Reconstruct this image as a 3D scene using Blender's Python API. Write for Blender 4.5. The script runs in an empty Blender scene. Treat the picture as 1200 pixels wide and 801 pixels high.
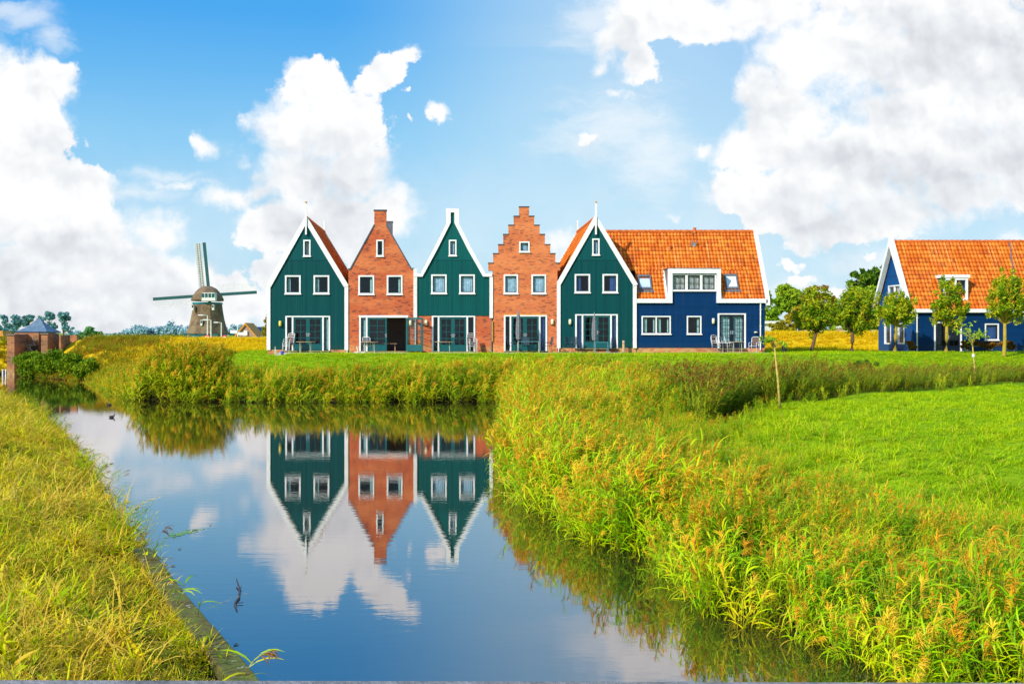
import bpy, math, random
import numpy as np
from mathutils import Vector, Matrix
from mathutils.geometry import tessellate_polygon

random.seed(11)
RNG = np.random.default_rng(11)
sc = bpy.context.scene
COL = sc.collection
R = math.radians
PI = math.pi
CAMZ = 3.54
FPX = 1250.0
CX, CY = 528.0, 390.0
F = 71.43            # depth of the terrace front
GZ = 2.2             # ground level at the houses

def WX(px, Y): return (px - CX) / FPX * Y
def WZ(py, Y): return CAMZ - (py - CY) / FPX * Y
def fx(px): return WX(px, F)
def fz(py): return WZ(py, F)

# ------------------------------------------------------------------ materials
def new_mat(name):
    m = bpy.data.materials.new(name)
    m.use_nodes = True
    nt = m.node_tree
    nt.nodes.clear()
    return m, nt

class NT:
    """small helper to write node trees"""
    def __init__(s, nt): s.nt = nt
    def n(s, typ, **kw):
        nd = s.nt.nodes.new(typ)
        for k, v in kw.items():
            if k == 'inp':
                for kk, vv in v.items():
                    sock = nd.inputs[kk]
                    if isinstance(vv, bpy.types.NodeSocket): s.nt.links.new(vv, sock)
                    else: sock.default_value = vv
            else: setattr(nd, k, v)
        return nd
    def math(s, op, a, b=0.0, c=0.0, clamp=False):
        nd = s.n('ShaderNodeMath', operation=op, use_clamp=clamp)
        for i, v in enumerate((a, b, c)):
            if isinstance(v, bpy.types.NodeSocket): s.nt.links.new(v, nd.inputs[i])
            else: nd.inputs[i].default_value = v
        return nd.outputs[0]
    def mixc(s, fac, a, b, blend='MIX'):
        nd = s.n('ShaderNodeMix', data_type='RGBA', blend_type=blend, clamp_factor=True)
        for i, v in ((0, fac), (6, a), (7, b)):
            if isinstance(v, bpy.types.NodeSocket): s.nt.links.new(v, nd.inputs[i])
            else: nd.inputs[i].default_value = v if i == 0 else (*v[:3], 1)
        return nd.outputs[2]
    def ramp(s, fac, stops):
        nd = s.n('ShaderNodeValToRGB')
        s.nt.links.new(fac, nd.inputs[0])
        el = nd.color_ramp.elements
        while len(el) < len(stops): el.new(0.5)
        for e, (p, c) in zip(el, stops):
            e.position = p; e.color = (*c[:3], 1) if len(c) >= 3 else (c[0], c[0], c[0], 1)
        return nd.outputs[0]
    def sstep(s, x, a, b):
        nd = s.n('ShaderNodeMapRange', interpolation_type='SMOOTHSTEP')
        s.nt.links.new(x, nd.inputs[0])
        nd.inputs[1].default_value = a; nd.inputs[2].default_value = b
        return nd.outputs[0]
    def noise(s, vec, scale, detail=3.0, rough=0.55, dim='3D', out=0):
        nd = s.n('ShaderNodeTexNoise', noise_dimensions=dim, inp={'Scale': scale, 'Detail': detail, 'Roughness': rough})
        if vec is not None: s.nt.links.new(vec, nd.inputs['Vector'])
        return nd.outputs[out]
    def bump(s, h, strength, dist=0.02):
        return s.n('ShaderNodeBump', inp={'Height': h, 'Strength': strength, 'Distance': dist}).outputs[0]
    def out(s, surf):
        o = s.n('ShaderNodeOutputMaterial'); s.nt.links.new(surf, o.inputs['Surface'])
    def pos(s): return s.n('ShaderNodeTexCoord').outputs['Object']
    def bsdf(s, col, rough=0.6, normal=None, **kw):
        b = s.n('ShaderNodeBsdfPrincipled')
        for k, v in (('Base Color', col), ('Roughness', rough), *kw.items()):
            if v is None: continue
            if isinstance(v, bpy.types.NodeSocket): s.nt.links.new(v, b.inputs[k])
            else: b.inputs[k].default_value = (*v[:3], 1) if (hasattr(v, '__len__') and len(v) == 3 and 'Color' in k) else v
        if normal is not None: s.nt.links.new(normal, b.inputs['Normal'])
        return b.outputs[0]

def pmat(name, col, rough=0.55, var=0.18, scale=3.0, bump=0.15, metallic=0.0, dirt=None):
    """painted / plain surface with uneven tone"""
    m, nt = new_mat(name); t = NT(nt)
    p = t.pos()
    n1 = t.noise(p, scale, 5, 0.6)
    n2 = t.noise(p, scale * 9, 3, 0.6)
    dark = tuple(c * (1 - var * 1.6) for c in col)
    light = tuple(min(1, c * (1 + var * 0.6)) for c in col)
    f = t.sstep(t.math('ADD', t.math('MULTIPLY', n1, .7), t.math('MULTIPLY', n2, .3)), .3, .7)
    c = t.mixc(f, dark, light)
    if dirt: c = t.mixc(t.math('MULTIPLY', t.sstep(n1, .52, .75), .7), c, dirt)
    t.out(t.bsdf(c, rough, t.bump(n2, bump, .01), Metallic=metallic))
    return m

def brick_mat(name, base=(.60, .115, .036), alt=(.44, .070, .03), dark=(.16, .055, .05)):
    m, nt = new_mat(name); t = NT(nt)
    sp = t.n('ShaderNodeSeparateXYZ', inp={0: t.pos()})
    u = t.math('ADD', sp.outputs[0], sp.outputs[1])
    v = t.n('ShaderNodeCombineXYZ', inp={0: u, 1: sp.outputs[2]}).outputs[0]
    br = t.n('ShaderNodeTexBrick', inp={'Vector': v, 'Scale': 1.0, 'Mortar Size': .006, 'Mortar Smooth': .2,
             'Brick Width': .22, 'Row Height': .072, 'Bias': -.1,
             'Color1': (*base, 1), 'Color2': (*alt, 1), 'Mortar': (.44, .20, .10, 1)})
    mv = t.n('ShaderNodeMapping', inp={'Vector': v, 'Scale': (1, 3.2, 1)}).outputs[0]
    # clumps of over-burnt bricks, quantised to the courses
    row = t.math('SNAP', sp.outputs[2], .072)
    cell = t.math('SNAP', t.math('ADD', u, t.math('MULTIPLY', row, 1.53)), .22)
    qv = t.n('ShaderNodeCombineXYZ', inp={0: cell, 1: row}).outputs[0]
    wn = t.n('ShaderNodeTexWhiteNoise', noise_dimensions='2D', inp={0: qv}).outputs[0]
    big = t.noise(mv, 1.1, 4, .65)
    k = t.sstep(t.math('ADD', wn, t.math('MULTIPLY', big, .55)), 1.08, 1.16)
    c = t.mixc(t.math('MULTIPLY', k, .85), br.outputs[0], dark)
    c = t.mixc(t.math('MULTIPLY', t.sstep(wn, .0, .12), 0.0), c, dark)
    tone = t.noise(mv, .35, 3, .5)
    c = t.mixc(t.sstep(tone, .40, .68), c, t.mixc(.35, c, (.95, .34, .12)))
    low = t.n('ShaderNodeMapRange', inp={0: sp.outputs[2], 1: .7, 2: 0.0}).outputs[0]
    c = t.mixc(t.math('MULTIPLY', t.math('MULTIPLY', low, t.sstep(t.noise(v, 2.2, 3), .42, .6)), .8), c, (.62, .42, .16))
    t.out(t.bsdf(c, .85, t.bump(br.outputs[1], -.5, .01), **{'Specular IOR Level': .15}))
    return m

def siding_mat(name, col, axis, pitch, seam=None, rough=.5):
    m, nt = new_mat(name); t = NT(nt)
    sp = t.n('ShaderNodeSeparateXYZ', inp={0: t.pos()})
    a = sp.outputs[2] if axis == 'z' else t.math('ADD', sp.outputs[0], sp.outputs[1])
    fr = t.math('FRACT', t.math('DIVIDE', t.math('ADD', a, 100.0), pitch))
    bid = t.math('FLOOR', t.math('DIVIDE', t.math('ADD', a, 100.0), pitch))
    wn = t.n('ShaderNodeTexWhiteNoise', noise_dimensions='1D', inp={1: bid}).outputs[0]
    groove = t.sstep(fr, .13, .02)
    ns = t.n('ShaderNodeMapping', inp={'Vector': t.pos(), 'Scale': (1, 1, .25) if axis != 'z' else (.3, .3, 1)}).outputs[0]
    n = t.noise(ns, 3.5, 5, .65)
    c = t.mixc(t.math('ADD', t.math('MULTIPLY', n, .6), t.math('MULTIPLY', wn, .4)), tuple(x * .72 for x in col), tuple(min(1, x * 1.3) for x in col))
    st = t.noise(t.n('ShaderNodeMapping', inp={'Vector': t.pos(), 'Scale': (7, 7, .3)}).outputs[0], 1.0, 4, .6)
    c = t.mixc(t.math('MULTIPLY', t.sstep(st, .50, .72), .30), c, tuple(x * .9 + .022 for x in col))
    c = t.mixc(t.math('MULTIPLY', t.sstep(t.math('ADD', sp.outputs[2], t.math('MULTIPLY', n, .8)), 3.2 if False else 1.2, .2), .4), c, (.05, .07, .04))
    c = t.mixc(t.math('MULTIPLY', groove, .75), c, tuple(x * .3 for x in col))
    if seam is not None:
        up = t.math('GREATER_THAN', sp.outputs[2], seam)
        c = t.mixc(t.math('MULTIPLY', up, .22), c, tuple(min(1, x * 1.9 + .004) for x in col))
        ln = t.math('LESS_THAN', t.math('ABSOLUTE', t.math('SUBTRACT', sp.outputs[2], seam)), .025)
        c = t.mixc(t.math('MULTIPLY', ln, .6), c, tuple(x * .3 for x in col))
    if axis == 'z': h = fr
    else: h = t.math('SUBTRACT', 1.0, groove)
    t.out(t.bsdf(c, rough, t.bump(h, .55, .015), **{'Specular IOR Level': .12}))
    return m

def tile_mat(name):
    m, nt = new_mat(name); t = NT(nt)
    at = t.n('ShaderNodeAttribute', attribute_name='tile').outputs['Vector']
    sp = t.n('ShaderNodeSeparateXYZ', inp={0: at})
    q = t.n('ShaderNodeCombineXYZ', inp={0: t.math('FLOOR', sp.outputs[0]), 1: t.math('FLOOR', sp.outputs[1])}).outputs[0]
    wn = t.n('ShaderNodeTexWhiteNoise', noise_dimensions='2D', inp={0: q}).outputs[0]
    n = t.noise(at, .22, 4, .6)
    c = t.ramp(t.math('ADD', t.math('MULTIPLY', wn, .55), t.math('MULTIPLY', n, .45)),
               [(.2, (.62, .11, .008)), (.5, (.80, .18, .012)), (.78, (.88, .27, .03))])
    fr = t.math('FRACT', sp.outputs[1])
    fc = t.math('FRACT', sp.outputs[0])
    lich = t.noise(t.n('ShaderNodeMapping', inp={'Vector': at, 'Scale': (.9, .11, 1)}).outputs[0], 1.0, 4, .7)
    crown = t.sstep(t.math('ABSOLUTE', t.math('SUBTRACT', fc, .3)), .22, .02)
    c = t.mixc(t.math('MULTIPLY', t.math('MULTIPLY', t.sstep(lich, .46, .68), crown), .8), c, (.95, .66, .25))
    stain = t.noise(t.n('ShaderNodeMapping', inp={'Vector': at, 'Scale': (.16, .07, 1)}).outputs[0], 1.0, 5, .7)
    c = t.mixc(t.math('MULTIPLY', t.sstep(stain, .50, .72), .22), c, (.42, .12, .02))
    wn2 = t.n('ShaderNodeTexWhiteNoise', noise_dimensions='2D', inp={0: t.n('ShaderNodeVectorMath', operation='ADD', inp={0: q, 1: (31.7, 12.3, 0)}).outputs[0]}).outputs[0]
    c = t.mixc(t.math('MULTIPLY', t.math('GREATER_THAN', wn2, .955), .5), c, (.30, .07, .02))
    edge = t.math('MAXIMUM', t.sstep(fr, .12, .0), t.math('MULTIPLY', t.sstep(t.math('ABSOLUTE', t.math('SUBTRACT', fc, .82)), .13, .03), .6))
    c = t.mixc(t.math('MULTIPLY', edge, .55), c, (.22, .04, .006))
    t.out(t.bsdf(c, .6, t.bump(t.noise(at, 3, 3), .1, .01), **{'Specular IOR Level': .2}))
    return m

def glass_mat(name, tint=(.95, .975, .98), refl=1.0):
    m, nt = new_mat(name); t = NT(nt)
    fr = t.n('ShaderNodeFresnel', inp={0: 1.5}).outputs[0]
    fr = t.math('MULTIPLY', fr, t.math('SUBTRACT', 1.0, t.n('ShaderNodeNewGeometry').outputs['Backfacing']))
    if refl > 2: fr = t.math('ADD', fr, .55, clamp=True); refl = 1.0
    tr = t.n('ShaderNodeBsdfTransparent', inp={0: (*tint, 1)}).outputs[0]
    nb = t.bump(t.noise(t.pos(), 1.3, 2), .05, .05)
    gl = t.n('ShaderNodeBsdfGlossy', inp={'Color': (.9, .95, 1, 1), 'Roughness': .02, 'Normal': nb}).outputs[0]
    t.out(t.n('ShaderNodeMixShader', inp={0: t.math('MULTIPLY', fr, refl), 1: tr, 2: gl}).outputs[0])
    return m

def leaf_mat(name, stops, transl=.35, mode='island', rough=.5, footshade=None, scale=None):
    """foliage: random tone per leaf / tuft, dark at the foot, light passing through"""
    m, nt = new_mat(name); t = NT(nt)
    rnd = t.n('ShaderNodeNewGeometry').outputs['Random Per Island'] if mode == 'island' else t.n('ShaderNodeObjectInfo').outputs['Random']
    pw = t.n('ShaderNodeNewGeometry').outputs['Position']
    n = t.noise(pw, scale or .35, 3, .6)
    f = t.math('ADD', t.math('MULTIPLY', rnd, .5), t.math('MULTIPLY', n, .9))
    f = t.math('SUBTRACT', f, .2)
    if mode == 'both':
        r2 = t.n('ShaderNodeNewGeometry').outputs['Random Per Island']
        f = t.math('ADD', t.math('MULTIPLY', f, .72), t.math('MULTIPLY', r2, .28))
    c = t.ramp(f, stops)
    if footshade:
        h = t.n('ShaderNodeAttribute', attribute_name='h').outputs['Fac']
        c = t.mixc(t.sstep(h, footshade[1], 0.0), c, footshade[0])  # shade between the stems, painted into the colour of the blade foot
        if len(footshade) > 2:
            c = t.mixc(t.math('MULTIPLY', t.sstep(h, .55, 1.0), footshade[3]), c, footshade[2])
    b = t.bsdf(c, rough, None, **{'Specular IOR Level': .14})
    tl = t.n('ShaderNodeBsdfTranslucent', inp={0: t.mixc(.5, c, t.mixc(1.0, c, (1.0, .95, .25), 'MULTIPLY'))}).outputs[0]
    t.out(t.n('ShaderNodeMixShader', inp={0: transl, 1: b, 2: tl}).outputs[0])
    return m

M = {}
M['white'] = pmat('white_paint', (.90, .89, .87), .45, .11, 2.4, .08)
M['white_worn'] = pmat('weathered_white_paint', (.80, .79, .74), .5, .12, 3.0, .1)
M['green1'] = siding_mat('green_vertical_boards', (.002, .064, .068), 'x', .165, fz(343.5))
M['green3'] = siding_mat('bright_green_vertical_boards', (.002, .082, .080), 'x', .165, fz(343.5))
M['blue'] = siding_mat('navy_clapboard', (.0008, .034, .125), 'z', .19)
M['blue2'] = siding_mat('blue_clapboard', (.002, .068, .24), 'z', .19)  # brighter copy of the navy: sun on the gable side put into the colour
M['brick'] = brick_mat('orange_red_brick')
M['brick2'] = brick_mat('light_orange_brick', (.72, .19, .062), (.58, .125, .048), (.24, .08, .05))
M['plinth'] = brick_mat('plinth_brick', (.60, .20, .11), (.42, .14, .09), (.20, .10, .08))
M['oldbrick'] = brick_mat('old_brown_brick', (.25, .15, .08), (.18, .11, .06), (.08, .06, .045))
M['tile'] = tile_mat('orange_pantiles')
M['ridge'] = pmat('ridge_tile_clay', (.70, .15, .012), .6, .3, 5, .2)
M['lead'] = pmat('lead_sheet', (.13, .15, .18), .5, .2, 4, .1)
M['coping'] = pmat('dark_stone_coping', (.08, .09, .11), .6, .25, 4, .1)
M['teal'] = pmat('teal_door_paint', (.003, .105, .11), .35, .1, 3, .03)
M['darkdoor'] = pmat('navy_door_paint', (.004, .010, .028), .35, .1, 3, .03)
M['sash'] = pmat('dark_sash_paint', (.02, .055, .065), .4, .1, 3, .03)
M['sash_brown'] = pmat('dark_brown_sash', (.05, .03, .03), .4, .1, 3, .03)
M['glass'] = glass_mat('window_glass')
M['glass_sky'] = glass_mat('skylight_glass', (.6, .65, .7), 3.0)
M['glass_clear'] = glass_mat('clear_window_glass', (.97, .99, .99), .9)
M['curtain'] = pmat('sheer_teal_curtain', (.34, .56, .54), .8, .25, 7, .2)
M['curtain_grey'] = pmat('grey_net_curtain', (.46, .48, .46), .8, .3, 8, .2)
M['curtain_blue'] = pmat('blue_curtain', (.008, .07, .26), .8, .2, 5, .2)
M['curtain_pale'] = pmat('pale_blue_curtain', (.36, .54, .68), .8, .25, 5, .2)  # sky reflected in the panes, painted on a sheet behind the glass
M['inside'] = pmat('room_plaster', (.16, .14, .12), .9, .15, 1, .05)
M['metal'] = pmat('brushed_metal', (.6, .6, .6), .3, .1, 8, .05, .8)
M['lamp'] = pmat('lamp_glass_yellow', (.90, .72, .12), .4, .05, 8, .02)
M['lamp_pale'] = pmat('lamp_glass_cream', (.90, .85, .55), .4, .05, 8, .02)
M['chair_white'] = pmat('white_tube_metal', (.82, .82, .82), .35, .06, 9, .02)
M['rattan'] = pmat('brown_woven_plastic', (.16, .085, .05), .7, .4, 40, .4)
M['chair_grey'] = pmat('grey_woven_plastic', (.13, .14, .16), .7, .4, 40, .4)
M['chair_dark'] = pmat('dark_blue_plastic', (.03, .06, .09), .5, .2, 12, .1)
M['wood_top'] = pmat('pale_wood_tabletop', (.62, .42, .22), .6, .2, 9, .1)
M['leg_green'] = pmat('grey_green_leg_paint', (.45, .50, .38), .5, .1, 9, .05)
M['tglass'] = pmat('blue_glass_tabletop', (.10, .32, .38), .12, .1, 4, .02)
M['parasol'] = pmat('grey_parasol_cloth', (.20, .21, .24), .85, .25, 6, .25)
M['paving'] = pmat('pale_paving', (.58, .50, .40), .85, .25, 4, .2)
M['bluething'] = pmat('blue_plastic', (.03, .10, .40), .5, .2, 8, .05)
M['concrete'] = pmat('mossy_concrete', (.30, .27, .12), .9, .35, 3, .5, 0, (.20, .26, .03))
M['timber'] = pmat('weathered_timber', (.28, .24, .19), .8, .3, 6, .4)
M['timber_grey'] = pmat('grey_handrail_timber', (.27, .25, .24), .85, .35, 14, .5)
M['timber_dark'] = pmat('dark_sluice_timber', (.06, .045, .045), .8, .35, 6, .4)
M['ochre'] = pmat('ochre_board', (.62, .34, .05), .7, .2, 6, .2)
M['bark'] = pmat('brown_bark', (.16, .10, .05), .9, .4, 12, .6)
M['bark_yellow'] = pmat('lichen_yellow_bark', (.50, .36, .03), .9, .35, 10, .6, 0, (.25, .17, .06))
M['sapling'] = pmat('pale_sapling_bark', (.62, .46, .10), .85, .3, 10, .4)
M['thatch'] = pmat('grey_brown_thatch', (.25, .165, .09), .95, .45, .5, .6, 0, (.13, .12, .045))
M['mill_teal'] = pmat('mill_teal_paint', (.01, .20, .26), .5, .15, 1, .05)
M['mill_green'] = pmat('mill_dark_green_paint', (.004, .09, .085), .5, .15, 1, .05)
M['red'] = pmat('sign_red', (.75, .02, .06), .4, .05, 6, .02)
M['slate'] = pmat('blue_grey_slate', (.14, .22, .30), .5, .25, 2.5, .3)
M['slate_dark'] = pmat('dark_blue_slate', (.012, .045, .11), .5, .25, 1.0, .3)
M['black'] = pmat('black_plastic', (.02, .02, .03), .5, .2, 8, .05)
M['duck'] = pmat('dark_brown_feathers', (.045, .032, .025), .8, .4, 30, .2)
M['twig'] = pmat('wet_twig', (.07, .05, .06), .6, .3, 20, .4)
M['floatleaf'] = pmat('floating_leaf', (.10, .10, .05), .6, .3, 20, .1)
M['clay'] = pmat('orange_clay_edge', (.75, .30, .03), .7, .2, 3, .1)
M['farbrick'] = pmat('pink_brown_brick', (.48, .28, .22), .85, .25, 1.5, .1)

# ------------------------------------------------------------------ mesh builder
class MB:
    def __init__(s): s.v = []; s.f = []; s.smooth = False
    def box(s, x0, x1, y0, y1, z0, z1):
        b = len(s.v)
        s.v += [(x0,y0,z0),(x1,y0,z0),(x1,y1,z0),(x0,y1,z0),(x0,y0,z1),(x1,y0,z1),(x1,y1,z1),(x0,y1,z1)]
        s.f += [tuple(b+i for i in q) for q in ((0,3,2,1),(4,5,6,7),(0,1,5,4),(1,2,6,5),(2,3,7,6),(3,0,4,7))]
        return s
    def prism(s, poly, y0, y1, holes=()):
        """poly and holes in (x,z), extruded along y"""
        loops = [list(poly)] + [list(h) for h in holes]
        flat = [p for l in loops for p in l]
        tris = tessellate_polygon([[Vector((p[0], p[1], 0)) for p in l] for l in loops])
        b = len(s.v); n = len(flat)
        s.v += [(p[0], y0, p[1]) for p in flat] + [(p[0], y1, p[1]) for p in flat]
        for t in tris:
            s.f.append((b+t[0], b+t[1], b+t[2])); s.f.append((b+n+t[2], b+n+t[1], b+n+t[0]))
        o = 0
        for l in loops:
            k = len(l)
            for i in range(k):
                a, c = o+i, o+(i+1) % k
                s.f.append((b+a, b+c, b+n+c, b+n+a))
            o += k
        return s
    def prism_x(s, poly, x0, x1, holes=()):
        """poly in (y,z), extruded along x"""
        t = MB().prism(poly, x0, x1, holes)
        b = len(s.v)
        s.v += [(v[1], v[0], v[2]) for v in t.v]
        s.f += [tuple(b+i for i in f) for f in t.f]
        return s
    def tube(s, pts, r, n=8, caps=True):
        pts = [Vector(p) for p in pts]
        rs = r if hasattr(r, '__len__') else [r]*len(pts)
        b = len(s.v)
        for i, p in enumerate(pts):
            d = (pts[min(i+1, len(pts)-1)] - pts[max(i-1, 0)]).normalized()
            a = d.cross(Vector((0, 0, 1)))
            if a.length < .05: a = d.cross(Vector((1, 0, 0)))
            a.normalize(); c = d.cross(a)
            for k in range(n):
                t = 2*PI*k/n
                s.v.append(tuple(p + (a*math.cos(t) + c*math.sin(t))*rs[i]))
        for i in range(len(pts)-1):
            for k in range(n):
                q = b+i*n
                s.f.append((q+k, q+(k+1) % n, q+n+(k+1) % n, q+n+k))
        if caps:
            s.f.append(tuple(b+k for k in reversed(range(n))))
            s.f.append(tuple(b+(len(pts)-1)*n+k for k in range(n)))
        return s
    def lathe(s, prof, c, n=16, sx=1, sy=1):
        b = len(s.v)
        for r, z in prof:
            for k in range(n):
                t = 2*PI*(k+.5)/n
                s.v.append((c[0]+r*sx*math.cos(t), c[1]+r*sy*math.sin(t), c[2]+z))
        for i in range(len(prof)-1):
            for k in range(n):
                q = b+i*n
                s.f.append((q+k, q+(k+1) % n, q+n+(k+1) % n, q+n+k))
        s.f.append(tuple(b+k for k in reversed(range(n))))
        s.f.append(tuple(b+(len(prof)-1)*n+k for k in range(n)))
        return s
    def quad(s, *p):
        b = len(s.v); s.v += [tuple(q) for q in p]; s.f.append(tuple(range(b, b+len(p)))); return s
    def build(s, name, mat, parent=None, smooth=False, bevel=0, off=None):
        o = Vector((0, 0, 0))
        p = parent
        while p is not None:
            o += Vector(p.location); p = p.parent
        if off is not None: o += Vector(off)
        me = bpy.data.meshes.new(name)
        me.from_pydata([(v[0]-o.x, v[1]-o.y, v[2]-o.z) for v in s.v], [], s.f)
        if smooth: me.polygons.foreach_set('use_smooth', [True]*len(me.polygons))
        me.materials.append(M[mat] if isinstance(mat, str) else mat)
        ob = bpy.data.objects.new(name, me); COL.objects.link(ob)
        if parent is not None: ob.parent = parent
        if off is not None: ob.location = off
        if bevel:
            bv = ob.modifiers.new('Bevel', 'BEVEL'); bv.width = bevel; bv.segments = 2; bv.limit_method = 'ANGLE'
        return ob

def tag(o, label=None, cat=None, group=None, kind=None):
    if label: o['label'] = label
    if cat: o['category'] = cat
    if group: o['group'] = group
    if kind: o['kind'] = kind
    return o
def thing(name, label, cat, loc=(0, 0, 0), group=None):
    o = bpy.data.objects.new(name, None); COL.objects.link(o)
    o.location = loc; o.empty_display_size = .3
    return tag(o, label, cat, group)
def dup(root, loc, rz, label, group=None):
    def cp(o, par):
        c = o.copy(); COL.objects.link(c)
        if par is not None: c.parent = par
        for ch in list(o.children): cp(ch, c)
        return c
    r = cp(root, None)
    r.location = loc; r.rotation_euler = (0, 0, rz); r['label'] = label
    if group: r['group'] = group
    return r

# ------------------------------------------------------------------ terrain
WP = np.array([(3.6,-6),(2.7,0),(-2.12,10.93),(-4.45,16.1),(-6.5,21),(-9.7,28.5),(-12.4,35),(-17.8,46.6),(-27.2,63),
      (-40,86),(-40,91.5),(-36.8,91.0),(-35.8,88.6),(-31,82.5),(-26,77),(-19.6,63),(-16.2,56.6),(-14,55.6),(-9,55.0),(-5,55.4),(0,55.0),(2.4,55.2),
      (3.5,52),(3.1,44),(2.6,36),(2.2,29),(1.75,24.2),(2.3,21),(2.9,18.3),(3.75,17.0),(3.5,14.3),(3.9,13.2),(4.5,12.4),(4.85,11.5),(5.2,10.3),(5.8,8.3),(6.2,5),(6.8,-6)], float)
DITCH = np.array([(2.6,53.2),(6,52.6),(9,50.6),(13,48.6),(20,51.6),(28,56.2),(40,62.5),(80,80),(200,130)], float)
def seg_d(x, y, a, b):
    ax, ay = a; bx, by = b
    t = np.clip(((x-ax)*(bx-ax)+(y-ay)*(by-ay))/((bx-ax)**2+(by-ay)**2), 0, 1)
    return np.hypot(x-ax-t*(bx-ax), y-ay-t*(by-ay))
def poly_d(x, y, P, closed=True):
    d = np.full(x.shape, 1e9)
    n = len(P)
    for i in range(n if closed else n-1): d = np.minimum(d, seg_d(x, y, P[i], P[(i+1) % n]))
    return d
def inside(x, y, P):
    c = np.zeros(x.shape, bool); n = len(P)
    for i in range(n):
        x0, y0 = P[i]; x1, y1 = P[(i+1) % n]
        if y0 == y1: continue
        c ^= ((y0 > y) != (y1 > y)) & (x < (x1-x0)*(y-y0)/(y1-y0)+x0)
    return c
def sdw(x, y):
    d = poly_d(x, y, WP)
    return np.where(inside(x, y, WP), -d, d)
def sst(x, a, b):
    t = np.clip((x-a)/(b-a), 0, 1); return t*t*(3-2*t)
LS_Y = [-6, 0, 10.93, 16.1, 21, 28.5, 35, 46.6, 63, 86, 92]; LS_X = [3.6, 2.7, -2.12, -4.45, -6.5, -9.7, -12.4, -17.8, -27.2, -40, -44]
def is_left(x, y): return (x < np.interp(y, LS_Y, LS_X)) & (y < 88)
def ditch_y(x): return np.interp(x, DITCH[:, 0], DITCH[:, 1])
def is_pen(x, y): return (~is_left(x, y)) & (x > 1.0) & (y < ditch_y(x))
def bumps(x, y):
    return .05*np.sin(x*.9+1.3*np.sin(y*.5))+.04*np.sin(y*1.1+x*.35)+.03*np.sin(x*2.3-y*1.7)
def crest(x): return 2.93+.55*sst(x, -8, 20)
def height(x, y):
    x = np.asarray(x, float); y = np.asarray(y, float)
    d = sdw(x, y); dd = poly_d(x, y, DITCH, False)
    left = .16+.50*sst(d, .5, 3.0)+.012*np.clip(d, 0, 20)+bumps(x, y)*.5*sst(d, .8, 3)
    pen = .12+1.25*sst(d, -.5, 12.5)*sst(dd, 1.0, 6.0)+bumps(x, y)*.6
    dm = np.minimum(d, np.where(x > 2.6, dd, 1e9))
    far = np.minimum(GZ, .25+np.clip(dm, 0, 30)*.18)+bumps(x, y)*.35*sst(GZ-.25-np.clip(dm,0,30)*.18, 0, .5)
    h = np.where(is_left(x, y), left, np.where(is_pen(x, y), pen, far))
    dike = crest(x)*sst(y, 82.5, 92)
    dike = np.where(x < -15, np.maximum(dike, 2.7*sst(y-.1*(x+15), 66, 93)), dike)
    h = np.where(y > 60, np.maximum(h, dike*sst(d, 0, 5)), h)
    back = 1.6+.0*x
    h = np.where(y > 96, crest(x)+(back-crest(x))*sst(y, 97, 106), h)
    h = np.where((dd < 1.3) & (x > 2.6) & (y < 90), np.minimum(h, -.25+.45*np.clip(dd/1.3, 0, 1)), h)
    h = h*sst(d, -.1, 1.3)-.9*sst(-d, -.35, 1.0)
    return h

def axis(segs):
    out = []
    for a, b, s in segs: out += list(np.arange(a, b, s))
    return np.array(out)
gx = axis([(-3000, -600, 300), (-600, -120, 40), (-120, -50, 5), (-50, -30, .8), (-30, 34, .3), (34, 60, .9), (60, 120, 6), (120, 600, 40), (600, 3301, 300)])
gy = axis([(-60, -8, 6), (-8, 62, .3), (62, 110, .5), (110, 200, 6), (200, 700, 50), (700, 6000, 400)])
GXX, GYY = np.meshgrid(gx, gy)
GH = height(GXX, GYY)
def grid_mesh(name, X, Y, Z):
    ny, nx = X.shape
    me = bpy.data.meshes.new(name)
    v = np.stack([X.ravel(), Y.ravel(), Z.ravel()], 1)
    i = (np.arange(ny-1)[:, None]*nx+np.arange(nx-1)[None]).ravel()
    f = np.stack([i, i+1, i+nx+1, i+nx], 1)
    me.vertices.add(len(v)); me.vertices.foreach_set('co', v.ravel())
    me.loops.add(f.size); me.loops.foreach_set('vertex_index', f.ravel().astype(np.int32))
    me.polygons.add(len(f)); me.polygons.foreach_set('loop_start', (np.arange(len(f))*4).astype(np.int32))
    me.polygons.foreach_set('use_smooth', np.ones(len(f), bool))
    me.update(calc_edges=True)
    return me
gm, nt = new_mat('ground_turf'); t = NT(nt)
pw = t.pos(); sp = t.n('ShaderNodeSeparateXYZ', inp={0: pw})
n1 = t.noise(pw, .5, 5, .65); n2 = t.noise(pw, 7, 5, .7)
grass = t.ramp(t.math('ADD', t.math('MULTIPLY', n1, .5), t.math('MULTIPLY', n2, .5)), [(.3, (.10, .20, .004)), (.5, (.22, .36, .006)), (.7, (.34, .46, .01))])
yel = t.ramp(t.math('ADD', t.math('MULTIPLY', n1, .5), t.math('MULTIPLY', n2, .5)), [(.3, (.40, .25, .01)), (.55, (.72, .48, .010)), (.7, (.50, .44, .01))])
k = t.math('MULTIPLY', t.sstep(sp.outputs[1], 79.0, 82.0), t.sstep(sp.outputs[1], 96.5, 95.0))
c = t.mixc(k, grass, yel)
mud = t.sstep(t.math('ADD', sp.outputs[2], t.math('MULTIPLY', n2, .15)), .42, .2)
c = t.mixc(mud, c, (.035, .028, .012))
t.out(t.bsdf(c, .95, t.bump(n2, .6, .05), **{'Specular IOR Level': .05}))
M['ground'] = gm
me = grid_mesh('ground', GXX, GYY, GH); me.materials.append(gm)
g = bpy.data.objects.new('ground', me); COL.objects.link(g); tag(g, kind='structure')

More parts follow.
